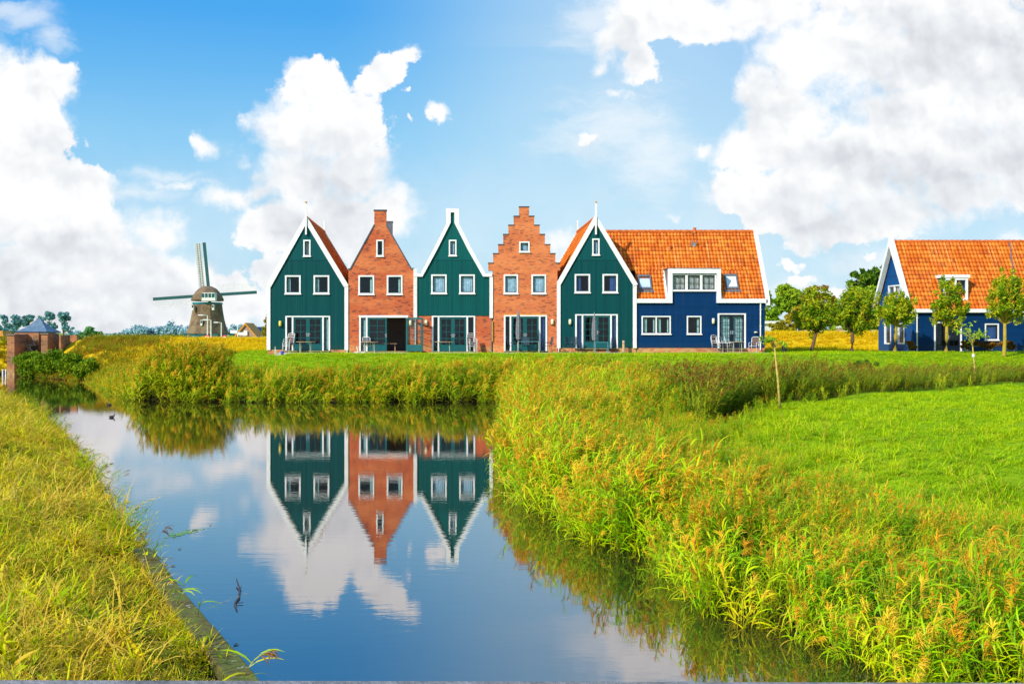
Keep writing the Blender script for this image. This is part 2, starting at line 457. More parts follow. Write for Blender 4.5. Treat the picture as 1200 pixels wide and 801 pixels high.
# water
wm, nt = new_mat('pond_water'); t = NT(nt)
pw = t.pos()
v1 = t.n('ShaderNodeMapping', inp={'Vector': pw, 'Scale': (.55, 1.5, 1)}).outputs[0]
w1 = t.noise(v1, 3.0, 4, .55); 
v2 = t.n('ShaderNodeMapping', inp={'Vector': pw, 'Scale': (.3, .6, 1)}).outputs[0]
w2 = t.noise(v2, .7, 2, .5)
hgt = t.math('ADD', w1, t.math('MULTIPLY', w2, 1.2))
nb = t.bump(hgt, .075, .012)
fr = t.n('ShaderNodeFresnel', inp={0: 1.8, 'Normal': nb}).outputs[0]
fr = t.math('ADD', t.math('MULTIPLY', t.math('POWER', fr, .56), .96), .0, clamp=True)
gl = t.n('ShaderNodeBsdfGlossy', inp={'Color': (1.0, .96, .96, 1), 'Roughness': .012, 'Normal': nb}).outputs[0]
df = t.n('ShaderNodeBsdfDiffuse', inp={'Color': (.012, .013, .009, 1)}).outputs[0]
t.out(t.n('ShaderNodeMixShader', inp={0: fr, 1: df, 2: gl}).outputs[0])
M['water'] = wm
wx, wy = np.meshgrid(np.linspace(-60, 60, 41), np.linspace(-20, 112, 41))
me = grid_mesh('water', wx, wy, wx*0); me.materials.append(wm)
w = bpy.data.objects.new('water', me); COL.objects.link(w); tag(w, kind='structure')

# ------------------------------------------------------------------ plant prototypes (instanced as uncountable vegetation)
class Ribbons:
    def __init__(s): s.v = []; s.f = []; s.h = []; s.m = []
    def ribbon(s, pts, ws, side, h, mat=0, vee=0.0):
        b = len(s.v); n = len(pts)
        for i, p in enumerate(pts):
            sd = side*ws[i]
            s.v += [tuple(p-sd), tuple(p+sd)]
            s.h += [h[i]]*2
        for i in range(n-1):
            s.f.append((b+2*i, b+2*i+1, b+2*i+3, b+2*i+2)); s.m.append(mat)
    def build(s, name, mats):
        me = bpy.data.meshes.new(name)
        me.from_pydata(s.v, [], s.f)
        for m in mats: me.materials.append(m)
        me.polygons.foreach_set('material_index', s.m)
        me.polygons.foreach_set('use_smooth', [True]*len(s.f))
        at = me.attributes.new('h', 'FLOAT', 'POINT'); at.data.foreach_set('value', s.h)
        return bpy.data.objects.new(name, me)

def leaf_curve(p0, az, up, L, droop, n=5):
    """points of a leaf leaving p0 at azimuth az, elevation up, bending over"""
    pts = [p0.copy()]; e = up; st = L/(n-1)
    for i in range(n-1):
        d = Vector((math.cos(az)*math.cos(e), math.sin(az)*math.cos(e), math.sin(e)))
        pts.append(pts[-1]+d*st); e -= droop/(n-1)
    return pts
def make_reed(rng, nst, H, leafL, leafW, plume, lean, spread, mats, nleaf=8, name='reed_clump'):
    rb = Ribbons()
    for s_ in range(nst):
        a = rng.uniform(0, 2*PI); r = spread*math.sqrt(rng.random())
        base = Vector((r*math.cos(a), r*math.sin(a), -.05))
        h = H*rng.uniform(.72, 1.08)
        la = rng.gauss(0, .7); ln = lean*rng.uniform(.3, 1.5)
        ld = Vector((math.cos(la), math.sin(la), 0))
        def P(t): return base+Vector((0, 0, h*t*(1-.12*ln*t)))+ld*(h*ln*t*t)
        ns = 6
        pts = [P(i/(ns-1)) for i in range(ns)]
        ws = [.006, .006, .005, .0045, .0035, .002]
        sd = Vector((math.cos(la+1.3), math.sin(la+1.3), 0))
        rb.ribbon(pts, ws, sd, [i/(ns-1)*.7 for i in range(ns)], 2)
        rb.ribbon(pts, ws, Vector((sd.y, -sd.x, 0)), [i/(ns-1)*.7 for i in range(ns)], 2)
        for k in range(nleaf):
            tt = .18+.78*(k+rng.random()*.6)/nleaf
            az = la+(k % 2)*PI+rng.gauss(0, .6)
            if rng.random() < .5: az = rng.gauss(0, .9)
            L = leafL*rng.uniform(.65, 1.15)*(1-.35*tt if tt > .7 else 1)
            pts = leaf_curve(P(tt), az, rng.uniform(.75, 1.25), L, rng.uniform(1.2, 2.5))
            w = leafW*rng.uniform(.7, 1.15)
            side = Vector((-math.sin(az), math.cos(az), rng.uniform(-.35, .35))).normalized()
            rb.ribbon(pts, [w*.5, w, w*.95, w*.6, w*.04], side, [min(1, tt*h/H+.1*i) for i in range(5)], 0)
        if rng.random() < plume:
            tip = P(1.0)
            for k in range(30):
                tt = 1-.16*rng.random()
                az = la+rng.gauss(0, .55)
                pts = leaf_curve(P(tt), az, rng.uniform(.3, 1.25), rng.uniform(.07, .19)*H/1.5, rng.uniform(1.2, 2.6), 4)
                side = Vector((-math.sin(az), math.cos(az), rng.uniform(-.5, .5))).normalized()
                w = rng.uniform(.003, .0065)
                rb.ribbon(pts, [w*.4, w, w*.8, w*.2], side, [1]*4, 1)
    return rb.build(name, mats)
def make_tuft(rng, nb, L, W, spread, mats, up=(.7, 1.4), droop=(.8, 2.2), seed=.0, name='grass_tuft', strawf=0.0):
    rb = Ribbons()
    for k in range(nb):
        a = rng.uniform(0, 2*PI); r = spread*math.sqrt(rng.random())
        az = rng.uniform(0, 2*PI)
        l = L*rng.uniform(.5, 1.15)
        pts = leaf_curve(Vector((r*math.cos(a), r*math.sin(a), -.02)), az, rng.uniform(*up), l, rng.uniform(*droop))
        side = Vector((-math.sin(az), math.cos(az), rng.uniform(-.3, .3))).normalized()
        w = W*rng.uniform(.6, 1.2)
        mi = 1 if rng.random() < strawf and len(mats) > 1 else 0
        rb.ribbon(pts, [w, w, w*.85, w*.6, w*.05], side, [0, .35, .65, .85, 1], mi)
        if rng.random() < seed:
            q = pts[-1]
            for j in range(5):
                pp = leaf_curve(q-(pts[-1]-pts[-2])*(.2*j), az+rng.gauss(0, 1), .6, .05, .8, 3)
                rb.ribbon(pp, [.002, .004, .001], side, [1]*3, len(mats)-1)
    return rb.build(name, mats)

def scatter(name, label, cat, pts, rot, scl, idx, protos, z=None):
    """one uncountable mass of plants: real instances on points through geometry nodes"""
    pts = np.asarray(pts, float)
    coll = bpy.data.collections.new(name+'_kinds')
    for i, p in enumerate(protos):
        p.name = f'{name}_kind_{chr(97+i)}'
        coll.objects.link(p)
    me = bpy.data.meshes.new(name)
    me.vertices.add(len(pts)); me.vertices.foreach_set('co', pts.ravel())
    a = me.attributes.new('rot', 'FLOAT_VECTOR', 'POINT'); a.data.foreach_set('vector', np.asarray(rot, float).ravel())
    a = me.attributes.new('scl', 'FLOAT', 'POINT'); a.data.foreach_set('value', np.asarray(scl, float))
    a = me.attributes.new('idx', 'INT', 'POINT'); a.data.foreach_set('value', np.asarray(idx, np.int32))
    ob = bpy.data.objects.new(name, me); COL.objects.link(ob)
    ng = bpy.data.node_groups.new(name+'_scatter', 'GeometryNodeTree')
    ng.interface.new_socket('Geometry', in_out='INPUT', socket_type='NodeSocketGeometry')
    ng.interface.new_socket('Geometry', in_out='OUTPUT', socket_type='NodeSocketGeometry')
    N = ng.nodes; L = ng.links
    gi = N.new('NodeGroupInput'); go = N.new('NodeGroupOutput')
    ip = N.new('GeometryNodeInstanceOnPoints'); ci = N.new('GeometryNodeCollectionInfo')
    ci.inputs['Collection'].default_value = coll
    ci.inputs['Separate Children'].default_value = True; ci.inputs['Reset Children'].default_value = True
    def na(nm, dt):
        n = N.new('GeometryNodeInputNamedAttribute'); n.data_type = dt; n.inputs['Name'].default_value = nm
        return n.outputs['Attribute']
    L.new(gi.outputs[0], ip.inputs['Points']); L.new(ci.outputs[0], ip.inputs['Instance'])
    ip.inputs['Pick Instance'].default_value = True
    L.new(na('idx', 'INT'), ip.inputs['Instance Index'])
    L.new(na('rot', 'FLOAT_VECTOR'), ip.inputs['Rotation'])
    L.new(na('scl', 'FLOAT'), ip.inputs['Scale'])
    L.new(ip.outputs[0], go.inputs[0])
    md = ob.modifiers.new('Scatter', 'NODES'); md.node_group = ng
    tag(ob, label, cat, kind='stuff')
    return ob

def rand_pts(x0, x1, y0, y1, dens):
    n = int((x1-x0)*(y1-y0)*dens)
    return RNG.uniform(x0, x1, n), RNG.uniform(y0, y1, n)
def in_view(x, y, pad=60, zt=2.0):
    px = CX+FPX*x/np.maximum(y, .5); py = CY+FPX*(CAMZ-zt)/np.maximum(y, .5)
    return (y > 4) & (px > -pad-40) & (px < 1200+pad+40) & (py < 801+pad*3)
def wnoise(x, y, s, ph=0.0):
    x = x*s; y = y*s
    return (np.sin(x+1.7*np.sin(y*.7+ph)+ph)+np.sin(y*1.3+1.3*np.sin(x*.9-ph))+np.sin((x+y)*.8+2*ph))/3

# tones
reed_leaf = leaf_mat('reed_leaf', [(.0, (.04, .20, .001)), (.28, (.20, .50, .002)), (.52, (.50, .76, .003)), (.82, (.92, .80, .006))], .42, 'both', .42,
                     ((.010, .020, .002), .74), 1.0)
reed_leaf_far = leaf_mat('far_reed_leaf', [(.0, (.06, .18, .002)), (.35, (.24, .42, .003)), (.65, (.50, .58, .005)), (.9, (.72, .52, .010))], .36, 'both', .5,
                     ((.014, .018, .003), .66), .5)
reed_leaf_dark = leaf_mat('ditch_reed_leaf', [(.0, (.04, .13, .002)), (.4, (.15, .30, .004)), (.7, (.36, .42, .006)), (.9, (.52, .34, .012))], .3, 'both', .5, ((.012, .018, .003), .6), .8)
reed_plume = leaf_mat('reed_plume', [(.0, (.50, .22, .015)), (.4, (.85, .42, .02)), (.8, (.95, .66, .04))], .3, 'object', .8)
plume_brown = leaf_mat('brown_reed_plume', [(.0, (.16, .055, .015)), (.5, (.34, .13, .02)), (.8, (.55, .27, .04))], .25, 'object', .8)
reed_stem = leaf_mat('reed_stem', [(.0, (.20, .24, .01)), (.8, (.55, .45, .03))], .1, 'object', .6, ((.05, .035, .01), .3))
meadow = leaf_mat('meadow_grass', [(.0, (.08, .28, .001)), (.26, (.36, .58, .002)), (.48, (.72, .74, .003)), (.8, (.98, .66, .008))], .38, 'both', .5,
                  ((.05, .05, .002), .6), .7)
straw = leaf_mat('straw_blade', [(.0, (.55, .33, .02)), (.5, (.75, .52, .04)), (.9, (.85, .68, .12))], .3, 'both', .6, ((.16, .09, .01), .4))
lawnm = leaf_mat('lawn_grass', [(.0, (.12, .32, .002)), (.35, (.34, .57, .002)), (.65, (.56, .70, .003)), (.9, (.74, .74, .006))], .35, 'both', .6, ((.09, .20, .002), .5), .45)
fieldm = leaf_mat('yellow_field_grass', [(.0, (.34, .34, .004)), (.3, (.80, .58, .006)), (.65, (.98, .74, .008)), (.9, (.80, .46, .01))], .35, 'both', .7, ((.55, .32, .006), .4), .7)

rg = random.Random(5)
def reed_protos(leaf, plm, H, nst, plume, lean, n=7, W=.011, L=.42, nleaf=8, spread=.17):
    return [make_reed(rg, nst, H, L, W, plume, lean, spread, [leaf, plm, reed_stem], nleaf) for _ in range(n)]

def lay(name, label, cat, x, y, scl, protos, tiltx=None, yawr=PI, zoff=0.0, tilt=.12):
    z = height(x, y)+zoff
    n = len(x)
    rot = np.zeros((n, 3))
    rot[:, 0] = RNG.normal(0, tilt, n); rot[:, 1] = RNG.normal(0, tilt, n)
    if tiltx is not None:
        rot[:, 0] += tiltx[0]; rot[:, 1] += tiltx[1]
    rot[:, 2] = RNG.uniform(-yawr, yawr, n)
    return scatter(name, label, cat, np.stack([x, y, z], 1), rot, scl, RNG.integers(0, len(protos), n), protos)

# lawn boundary on the peninsula
def ground_hit(px, py, y0=6, y1=70):
    Y = np.arange(y0, y1, .1); X = WX(px, Y); gap = WZ(py, Y)-height(X, Y)
    k = np.where(gap < 0)[0]
    i = k[0] if len(k) else int(np.argmin(gap+Y*.002))
    return X[i], Y[i]
LAWN = np.array([ground_hit(*p) for p in ((848,503),(872,489),(900,477.5),(1000,467),(1100,459.5),(1200,451.5),(1290,446),(1330,660),(1200,622),(1100,606),(1000,586),(935,568),(885,546),(856,524))], float)

# peninsula reeds
x, y = rand_pts(.6, 34, 3.5, 58, 20)
d = sdw(x, y); dd = poly_d(x, y, DITCH, False); pen = is_pen(x, y)
inl = inside(x, y, LAWN); dl = poly_d(x, y, LAWN)
keep = pen & in_view(x, y) & (d > -.45) & (dd > .9) & ((~inl) | (dl < .5)) 
backside = (y > np.interp(x, LAWN[:7, 0], LAWN[:7, 1])) & (x > LAWN[0, 0]-.5)
edge = inl & (dl < .5)
keep &= ~(edge & (RNG.random(len(x)) > .3)) & ~(backside & (dl < .7))
far_ = (y > 36)
keep &= (wnoise(x, y, 2.9, 1.3) > RNG.uniform(-.75, -.28, len(x))) | (y > 30)
keep &= ~(far_ & (RNG.random(len(x)) > .55)) & ~((y > 24) & (RNG.random(len(x)) > .8))
P1 = keep & ~backside
def grad(x, y):
    e = .3
    gx_ = (sdw(x+e, y)-sdw(x-e, y)); gy_ = (sdw(x, y+e)-sdw(x, y-e))
    l = np.hypot(gx_, gy_)+1e-6
    return gx_/l, gy_/l
xs, ys = x[P1], y[P1]; ds = d[P1]
gxn, gyn = grad(xs, ys)
tl = .40*np.exp(-np.clip(ds, 0, 9)/.8)+.06+.12*wnoise(xs, ys, 2.2, 4.)
# lean outwards over the water: rotate about axis perpendicular to the outward direction (-g)
tx = gyn*tl; ty = -gxn*tl
hgt_ = np.interp(ys, [6, 11, 14, 22, 30, 40, 50], [.74, .84, .96, 1.10, 1.16, 1.30, 1.38])*(1+.20*wnoise(xs, ys, 1.1, .7)+.16*wnoise(xs, ys, 3.1, 2.7))*RNG.uniform(.85, 1.12, len(xs))
hgt_ *= np.maximum(np.interp(poly_d(xs, ys, LAWN), [0, 1.2, 4.5], [.26, .36, .88]), np.interp(ds, [.6, 2.2], [.98, .3]))
hgt_ *= np.interp(ds, [-.4, .4], [.9, 1.0])
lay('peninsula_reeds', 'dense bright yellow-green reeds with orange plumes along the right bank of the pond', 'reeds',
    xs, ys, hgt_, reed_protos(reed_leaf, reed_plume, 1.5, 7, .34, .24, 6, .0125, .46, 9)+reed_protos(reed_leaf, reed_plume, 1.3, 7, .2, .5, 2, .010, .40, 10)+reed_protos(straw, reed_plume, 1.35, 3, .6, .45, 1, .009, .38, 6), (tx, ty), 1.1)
P2 = keep & backside
xs, ys = x[P2], y[P2]
# ditch reeds, both sides of the ditch behind the lawn
x, y = rand_pts(3.0, 62, 42, 80, 6.5)
dd = poly_d(x, y, DITCH, False); k2 = (dd < 3.4) & (dd > .4) & (y > ditch_y(x)) & in_view(x, y) & (x > 7)
xs = np.concatenate([xs, x[k2]]); ys = np.concatenate([ys, y[k2]])
sc_ = np.interp(xs, [7, 11, 16, 24, 60], [1.12, .92, .62, .54, .52])*RNG.uniform(.8, 1.15, len(xs))*(1+.12*wnoise(xs, ys, .8, 2.))
lay('ditch_reeds', 'darker green reeds with russet brown plumes in the ditch behind the grassy mound', 'reeds',
    xs, ys, sc_, reed_protos(reed_leaf_dark, plume_brown, 1.5, 6, .5, .42, 7, .015, .5, 7), None, .5)
# far bank reeds in front of the houses
x, y = rand_pts(-29, 14, 54, 84, 10)
d = sdw(x, y); dd = poly_d(x, y, DITCH, False)
dm = np.minimum(d, np.where(x > 2.6, dd, 1e9))
wid = np.interp(x, [-29, -20, -16, -12, -6, 5, 14], [3.0, 4.5, 5.0, 3.0, 2.4, 2.8, 3.0])*(1+.2*wnoise(x, y, .5, 1))
keep = (~is_pen(x, y)) & (~is_left(x, y)) & (dm > -.5) & (dm < wid) & in_view(x, y) & (d > -.5)
x, y, dm = x[keep], y[keep], dm[keep]
clump = np.exp(-(((x+14.6)/2.3)**4+((y-58.0)/2.6)**4))
s_ = np.interp(x, [-29, -22, -18, -12, -6, 0, 8, 14], [.40, .62, .85, .88, 1.05, 1.20, 1.32, 1.3])*RNG.uniform(.72, 1.1, len(x))*(1+.16*wnoise(x, y, .9, 3))
s_ = s_*(1-.22*sst(dm, 1.2, 3.5))+clump*1.0
gxn, gyn = grad(x, y); tl = .55*np.exp(-np.clip(dm, 0, 9)/.5)
lay('far_bank_reeds', 'green and golden reed belt on the far bank below the houses', 'reeds',
    x, y, s_, reed_protos(reed_leaf_far, reed_plume, 1.55, 5, .34, .2, 7, .017, .5, 7), (gyn*tl, -gxn*tl), 1.4)

# left bank: long meadow grass
def revet(x, y):
    return seg_d(x, y, (-0.6, 7.5), (-5.3, 18.0))
x, y = rand_pts(-34, 0, 6.5, 74, 62)
d = sdw(x, y)
dens = np.interp(y, [6, 14, 24, 40, 74], [1, .8, .40, .24, .13])
keep = is_left(x, y) & (d > .02) & in_view(x, y, 60, .5) & (RNG.random(len(x)) < dens)
rv = revet(x, y)
keep &= ~((rv < .22) & (RNG.random(len(x)) > .55) & (y < 17.5))

x, y, d = x[keep], y[keep], d[keep]
gxn, gyn = grad(x, y); tl = .5*np.exp(-np.clip(d, 0, 9)/.5)+.02
s_ = np.interp(y, [6, 20, 40, 70], [1, 1.1, 1.2, 1.2])*RNG.uniform(.6, 1.25, len(x))*(1+.35*wnoise(x, y, 1.3, .3)+.45*wnoise(x, y, 4.3, 1.3))
s_ *= np.where((y < 16) & (d < 1.1), .62, 1)
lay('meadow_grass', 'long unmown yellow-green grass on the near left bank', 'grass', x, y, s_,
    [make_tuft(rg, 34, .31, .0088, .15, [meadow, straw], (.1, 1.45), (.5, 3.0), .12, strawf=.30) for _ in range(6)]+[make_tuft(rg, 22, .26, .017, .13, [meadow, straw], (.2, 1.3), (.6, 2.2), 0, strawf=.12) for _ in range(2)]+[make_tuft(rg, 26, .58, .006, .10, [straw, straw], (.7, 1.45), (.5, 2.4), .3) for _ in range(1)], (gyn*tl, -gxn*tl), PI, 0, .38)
# a few taller reeds at the left water's edge
x, y = rand_pts(-30, -4, 16, 70, 7)
d = sdw(x, y)
keep = is_left(x, y) & (d > -.1) & (d < .75) & (wnoise(x, y, .8, 1.5) > .02) & (y > 17.2)
x, y, d = x[keep], y[keep], d[keep]
gxn, gyn = grad(x, y); tl = np.full(len(x), .55)
lay('left_bank_reeds', 'loose dark green reeds leaning over the water from the left bank', 'reeds', x, y, RNG.uniform(.38, .62, len(x)),
    reed_protos(reed_leaf, plume_brown, 1.5, 3, .2, .3, 5, .014, .5, 7), (gyn*tl, -gxn*tl), 1.2)

# weeds mixed into the edge of the lawn
x, y = rand_pts(3.5, 34, 8, 40, 14)
inl = inside(x, y, LAWN); dl = poly_d(x, y, LAWN[7:], False)
dfront = poly_d(x, y, LAWN[7:], False); dfront = np.minimum(dfront, seg_d(x, y, LAWN[-1], LAWN[0]))
keep = inl & in_view(x, y, 60, 1.3) & (RNG.random(len(x)) < np.exp(-dfront/2.0)) 
x, y = x[keep], y[keep]
lay('mound_weeds', 'taller tufts of grass and weeds where the mown mound meets the reeds', 'grass', x, y, RNG.uniform(.6, 1.25, len(x)),
    [make_tuft(rg, 26, .40, .007, .14, [lawnm, straw], (.6, 1.45), (.5, 2.0), .1, strawf=.10) for _ in range(6)], None, PI, 0, .2)
# lawn on the mound
x, y = rand_pts(5.0, 42, 9, 58, 58)
inl = inside(x, y, LAWN); pen = is_pen(x, y)
keep = inl & in_view(x, y, 40, 1.2) & (RNG.random(len(x)) < np.interp(y, [9, 20, 30, 58], [1, .8, .5, .28]))
x, y = x[keep], y[keep]
lay('mound_lawn', 'short bright green mown grass on the mound at the right', 'grass', x, y, np.interp(y, [9, 20, 30, 58], [.9, 1.0, 1.25, 1.6])*RNG.uniform(.55, 1.2, len(x))*(1+.35*wnoise(x, y, 1.7, .9)),
    [make_tuft(rg, 40, .10, .0045, .15, [lawnm], (.6, 1.5), (.3, 1.6)) for _ in range(6)], None, PI, 0, .15)
# lawn by the houses
x, y = rand_pts(-24, 56, 55.5, 79.5, 9)
d = sdw(x, y); dd = poly_d(x, y, DITCH, False); dm = np.minimum(d, np.where(x > 2.6, dd, 1e9))
keep = (~is_pen(x, y)) & (~is_left(x, y)) & (dm > 2.0) & in_view(x, y, 20) & ~((y > F-1.2) & (x > fx(311)) & (x < fx(900))) & ~((y > 75.3) & (x > 31))
x, y = x[keep], y[keep]
lay('house_lawn', 'mown green lawn in front of the houses', 'grass', x, y, RNG.uniform(.6, 1.25, len(x)),
    [make_tuft(rg, 40, .13, .012, .26, [lawnm], (.6, 1.5), (.3, 1.6)) for _ in range(5)], None, PI, 0, .1)
# yellow dike field
x, y = rand_pts(-44, 46, 79, 96.5, 7)
xl = (x < fx(316)-1) | (x > 21.5)
d = sdw(x, y)
keep = xl & in_view(x, y, 20) & (d > .5) & (x > -26) & ~((x > 31) & (x < 60) & (y < 83))
x, y = x[keep], y[keep]
lay('yellow_field_grass', 'rough golden yellow grass covering the dike behind the houses', 'grass', x, y, RNG.uniform(.6, 1.2, len(x))*(1+.25*wnoise(x, y, .7)),
    [make_tuft(rg, 40, .36, .013, .30, [fieldm], (.7, 1.5), (.3, 1.8)) for _ in range(6)], None, PI, 0, .15)
# rough bank left of the houses
x, y = rand_pts(-46, -13, 58, 97, 8)
d = sdw(x, y)
keep = (~is_left(x, y)) & (d > .1) & in_view(x, y, 20) & (x < -15.5-(y-60)*.02) & ~((y > 80) & (x > -24)) & ~((x < -31.5) & (x > -38.5) & (y > 87.5))
x, y = x[keep], y[keep]
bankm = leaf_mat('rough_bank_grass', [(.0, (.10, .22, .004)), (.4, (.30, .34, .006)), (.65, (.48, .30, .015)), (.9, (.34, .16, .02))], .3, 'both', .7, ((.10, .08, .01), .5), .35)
lay('rough_bank_grass', 'rough green and russet grass on the slope left of the tall reed clump', 'grass', x, y, RNG.uniform(.6, 1.25, len(x))*(1+.25*wnoise(x, y, .9)),
    [make_tuft(rg, 38, .55, .013, .28, [bankm], (.7, 1.5), (.3, 1.9)) for _ in range(6)], None, PI, 0, .2)

# ------------------------------------------------------------------ building kit
def roof_patch(O, u, s, L, S, tw=.23, rh=.31, res=6, name='roof', parent=None):
    """pantiled slope: O lower corner, u along the eave, s up the slope"""
    O = Vector(O); u = Vector(u).normalized(); s = Vector(s).normalized(); nn = u.cross(s).normalized()
    if nn.z < 0: nn = -nn
    nc = max(2, int(round(L/tw))); tw = L/nc; nr = max(2, int(round(S/rh))); rh = S/nr
    xs = np.linspace(0, L, nc*res+1)
    ph = xs/tw
    wave = .030*np.sin(2*PI*(ph-.05))+.012*np.sin(4*PI*ph)
    P = []; A = []; Fc = []
    jr = random.Random(int(abs(O.x*31+O.z*7)) + 3)
    for r in range(nr):
        b = len(P)
        for e, lift in ((0, .048), (1, .006)):
            for i, xx in enumerate(xs):
                sd = (r+e*1.08)*rh
                j = .004*math.sin(r*12.9+math.floor(ph[i]+1e-6)*78.2)
                p = O+u*xx+s*min(sd, S+.02)+nn*(wave[i]+lift+j)
                P.append(tuple(p)); A.append((ph[i], r+e*.99, 0))
        b2 = len(P)
        for i, xx in enumerate(xs):     # front lip of the course
            P.append(tuple(O+u*xx+s*(r*rh)+nn*(-.03))); A.append((ph[i], r, 0))
        n = len(xs)
        for i in range(n-1):
            Fc.append((b+i, b+i+1, b+n+i+1, b+n+i)); Fc.append((b2+i, b2+i+1, b+i+1, b+i))
    o = Vector((0, 0, 0)); q = parent
    while q is not None: o += Vector(q.location); q = q.parent
    me = bpy.data.meshes.new(name)
    me.from_pydata([tuple(Vector(p)-o) for p in P], [], Fc)
    me.polygons.foreach_set('use_smooth', [True]*len(Fc))
    at = me.attributes.new('tile', 'FLOAT_VECTOR', 'POINT')
    at.data.foreach_set('vector', [c for a in A for c in a])
    me.materials.append(M['tile'])
    ob = bpy.data.objects.new(name, me); COL.objects.link(ob); ob.parent = parent
    return ob
def ridge_tiles(parent, a, b, r=.13, step=.42):
    a, b = Vector(a), Vector(b); n = max(2, int((b-a).length/step)); mb = MB()
    for i in range(n):
        p = a.lerp(b, i/n); q = a.lerp(b, (i+1.06)/n)
        mb.tube([p+Vector((0, 0, .02)), q], [r*1.08, r*.95], 10)
    return mb.build('ridge_tiles', 'ridge', parent, smooth=False)

def curtain(parent, x0, x1, z0, z1, y, mat, name='curtain'):
    mb = MB(); n = max(6, int((x1-x0)/.035)); w = (x1-x0)/n
    for i in range(n+1):
        x = x0+i*w; dy = .02*math.sin(i*1.9)+.012*math.sin(i*.7+1)
        mb.v += [(x, y+dy, z0), (x, y+dy*.7, z1)]
    for i in range(n): mb.f.append((2*i, 2*i+2, 2*i+3, 2*i+1))
    return mb.build(name, mat, parent, smooth=True)

def frame_mb(x0, x1, z0, z1, w, y0, y1, vbars=(), hbars=(), bw=None):
    """picture-frame of bars butted end to end"""
    mb = MB(); bw = bw or w
    mb.box(x0, x0+w, y0, y1, z0, z1); mb.box(x1-w, x1, y0, y1, z0, z1)
    mb.box(x0+w, x1-w, y0, y1, z0, z0+w); mb.box(x0+w, x1-w, y0, y1, z1-w, z1)
    for v in vbars: mb.box(v-bw/2, v+bw/2, y0+.003, y1-.003, z0+w, z1-w)
    for h in hbars: mb.box(x0+w, x1-w, y0+.006, y1-.006, h-bw/2, h+bw/2)
    return mb

def window(parent, px0, px1, py0, py1, yf=F, lights=1, muntin=False, curt=None, sash='sash', fw=.105, open_px=None, glass='glass', sill=True, conv=None):
    """white frame (part) with sash, pane, curtain (sub-parts)"""
    X_, Z_ = conv or (fx, fz)
    x0, x1, z0, z1 = X_(px0), X_(px1), Z_(py1), Z_(py0)
    nb = [x0+(x1-x0)*k/lights for k in range(1, lights)]
    w = frame_mb(x0, x1, z0, z1, fw, yf-.045, yf+.12, nb, (), fw).build('window', 'white', parent, bevel=.008)
    if sill: MB().box(x0-.04, x1+.04, yf-.10, yf-.047, z0-.035, z0+.03).build('sill', 'white', w)
    xa = x0+fw
    edges = [x0+fw]+[v for b in nb for v in (b-fw/2, b+fw/2)]+[x1-fw]
    sm = MB(); gm_ = MB()
    for k in range(lights):
        a, b = edges[2*k]+.004, edges[2*k+1]-.004
        vb, hb = ([(a+b)/2], [(z0+z1)/2]) if muntin else ((), ())
        f = frame_mb(a, b, z0+fw+.004, z1-fw-.004, .05, yf+.02, yf+.075, vb, hb, .028)
        n = len(sm.v); sm.v += f.v; sm.f += [tuple(i+n for i in q) for q in f.f]
        gm_.box(a+.045, b-.045, yf+.045, yf+.053, z0+fw+.045, z1-fw-.045)
        if curt == 'halves':
            curtain(w, a+.05, a+(b-a)*.36, z0+fw, z1-fw, yf+.16, M['curtain'])
            curtain(w, b-(b-a)*.16, b-.05, z0+fw, z1-fw, yf+.16, M['curtain'])
        elif curt == 'left': curtain(w, a+.05, a+(b-a)*.28, z0+fw, z1-fw, yf+.16, M['curtain'])
        elif curt == 'blue_part': curtain(w, a+(b-a)*(.08 if px0 < 700 else .5), a+(b-a)*(.40 if px0 < 700 else .92), z0+fw, z1-fw, yf+.16, M['curtain_blue'])
        elif curt == 'right': curtain(w, b-(b-a)*.22, b-.05, z0+fw, z1-fw, yf+.16, M['curtain'])
        elif curt: curtain(w, a+.03, b-.03, z0+fw, z1-fw, yf+.16, M[curt])  # the pale kind is the painted sky reflection, hung as a sheet
    sm.build('sash', sash, w); gm_.build('pane', glass, w)
    return w

def door_leaf(parent, hx, w, z0, z1, y, mat, left=True, angle=0, glass='glass', rows=4, handle=True):
    """glazed door leaf hinged at hx; extends w metres to the right (left=True) or to the left"""
    off = (hx-sum(p.x for p in [Vector(parent.location)]), 0, 0)
    px_ = Vector(parent.location)
    sgn = 1 if left else -1
    a, b = (0, w) if left else (-w, 0)
    f = MB(); st = .115
    f.box(a, a+st, -.03, .03, 0, z1-z0); f.box(b-st, b, -.03, .03, 0, z1-z0)
    f.box(a+st, b-st, -.03, .03, 0, .42); f.box(a+st, b-st, -.03, .03, z1-z0-st, z1-z0)
    f.box((a+b)/2-.014, (a+b)/2+.014, -.02, .02, .42, z1-z0-st)
    for k in range(1, rows):
        zz = .42+(z1-z0-st-.42)*k/rows; f.box(a+st, b-st, -.017, .017, zz-.014, zz+.014)
    def mk(mb, name, mat, par):
        me = bpy.data.meshes.new(name); me.from_pydata(mb.v, [], mb.f); me.materials.append(M[mat])
        o = bpy.data.objects.new(name, me); COL.objects.link(o); o.parent = par; return o
    o = mk(f, 'door', mat, parent)
    o.location = (hx-px_.x, y-px_.y, z0-px_.z); o.rotation_euler = (0, 0, angle)
    mk(MB().box(a+st-.005, b-st+.005, -.005, .005, .415, z1-z0-st+.005), 'pane', glass, o)
    if handle:
        hxx = b-.055 if left else a+.055
        mk(MB().box(hxx-.035, hxx+.035, -.04, -.031, .92, 1.16).tube([(hxx, -.06, 1.07), (hxx-sgn*.12, -.065, 1.07)], .012, 6), 'handle', 'metal', o)
    return o

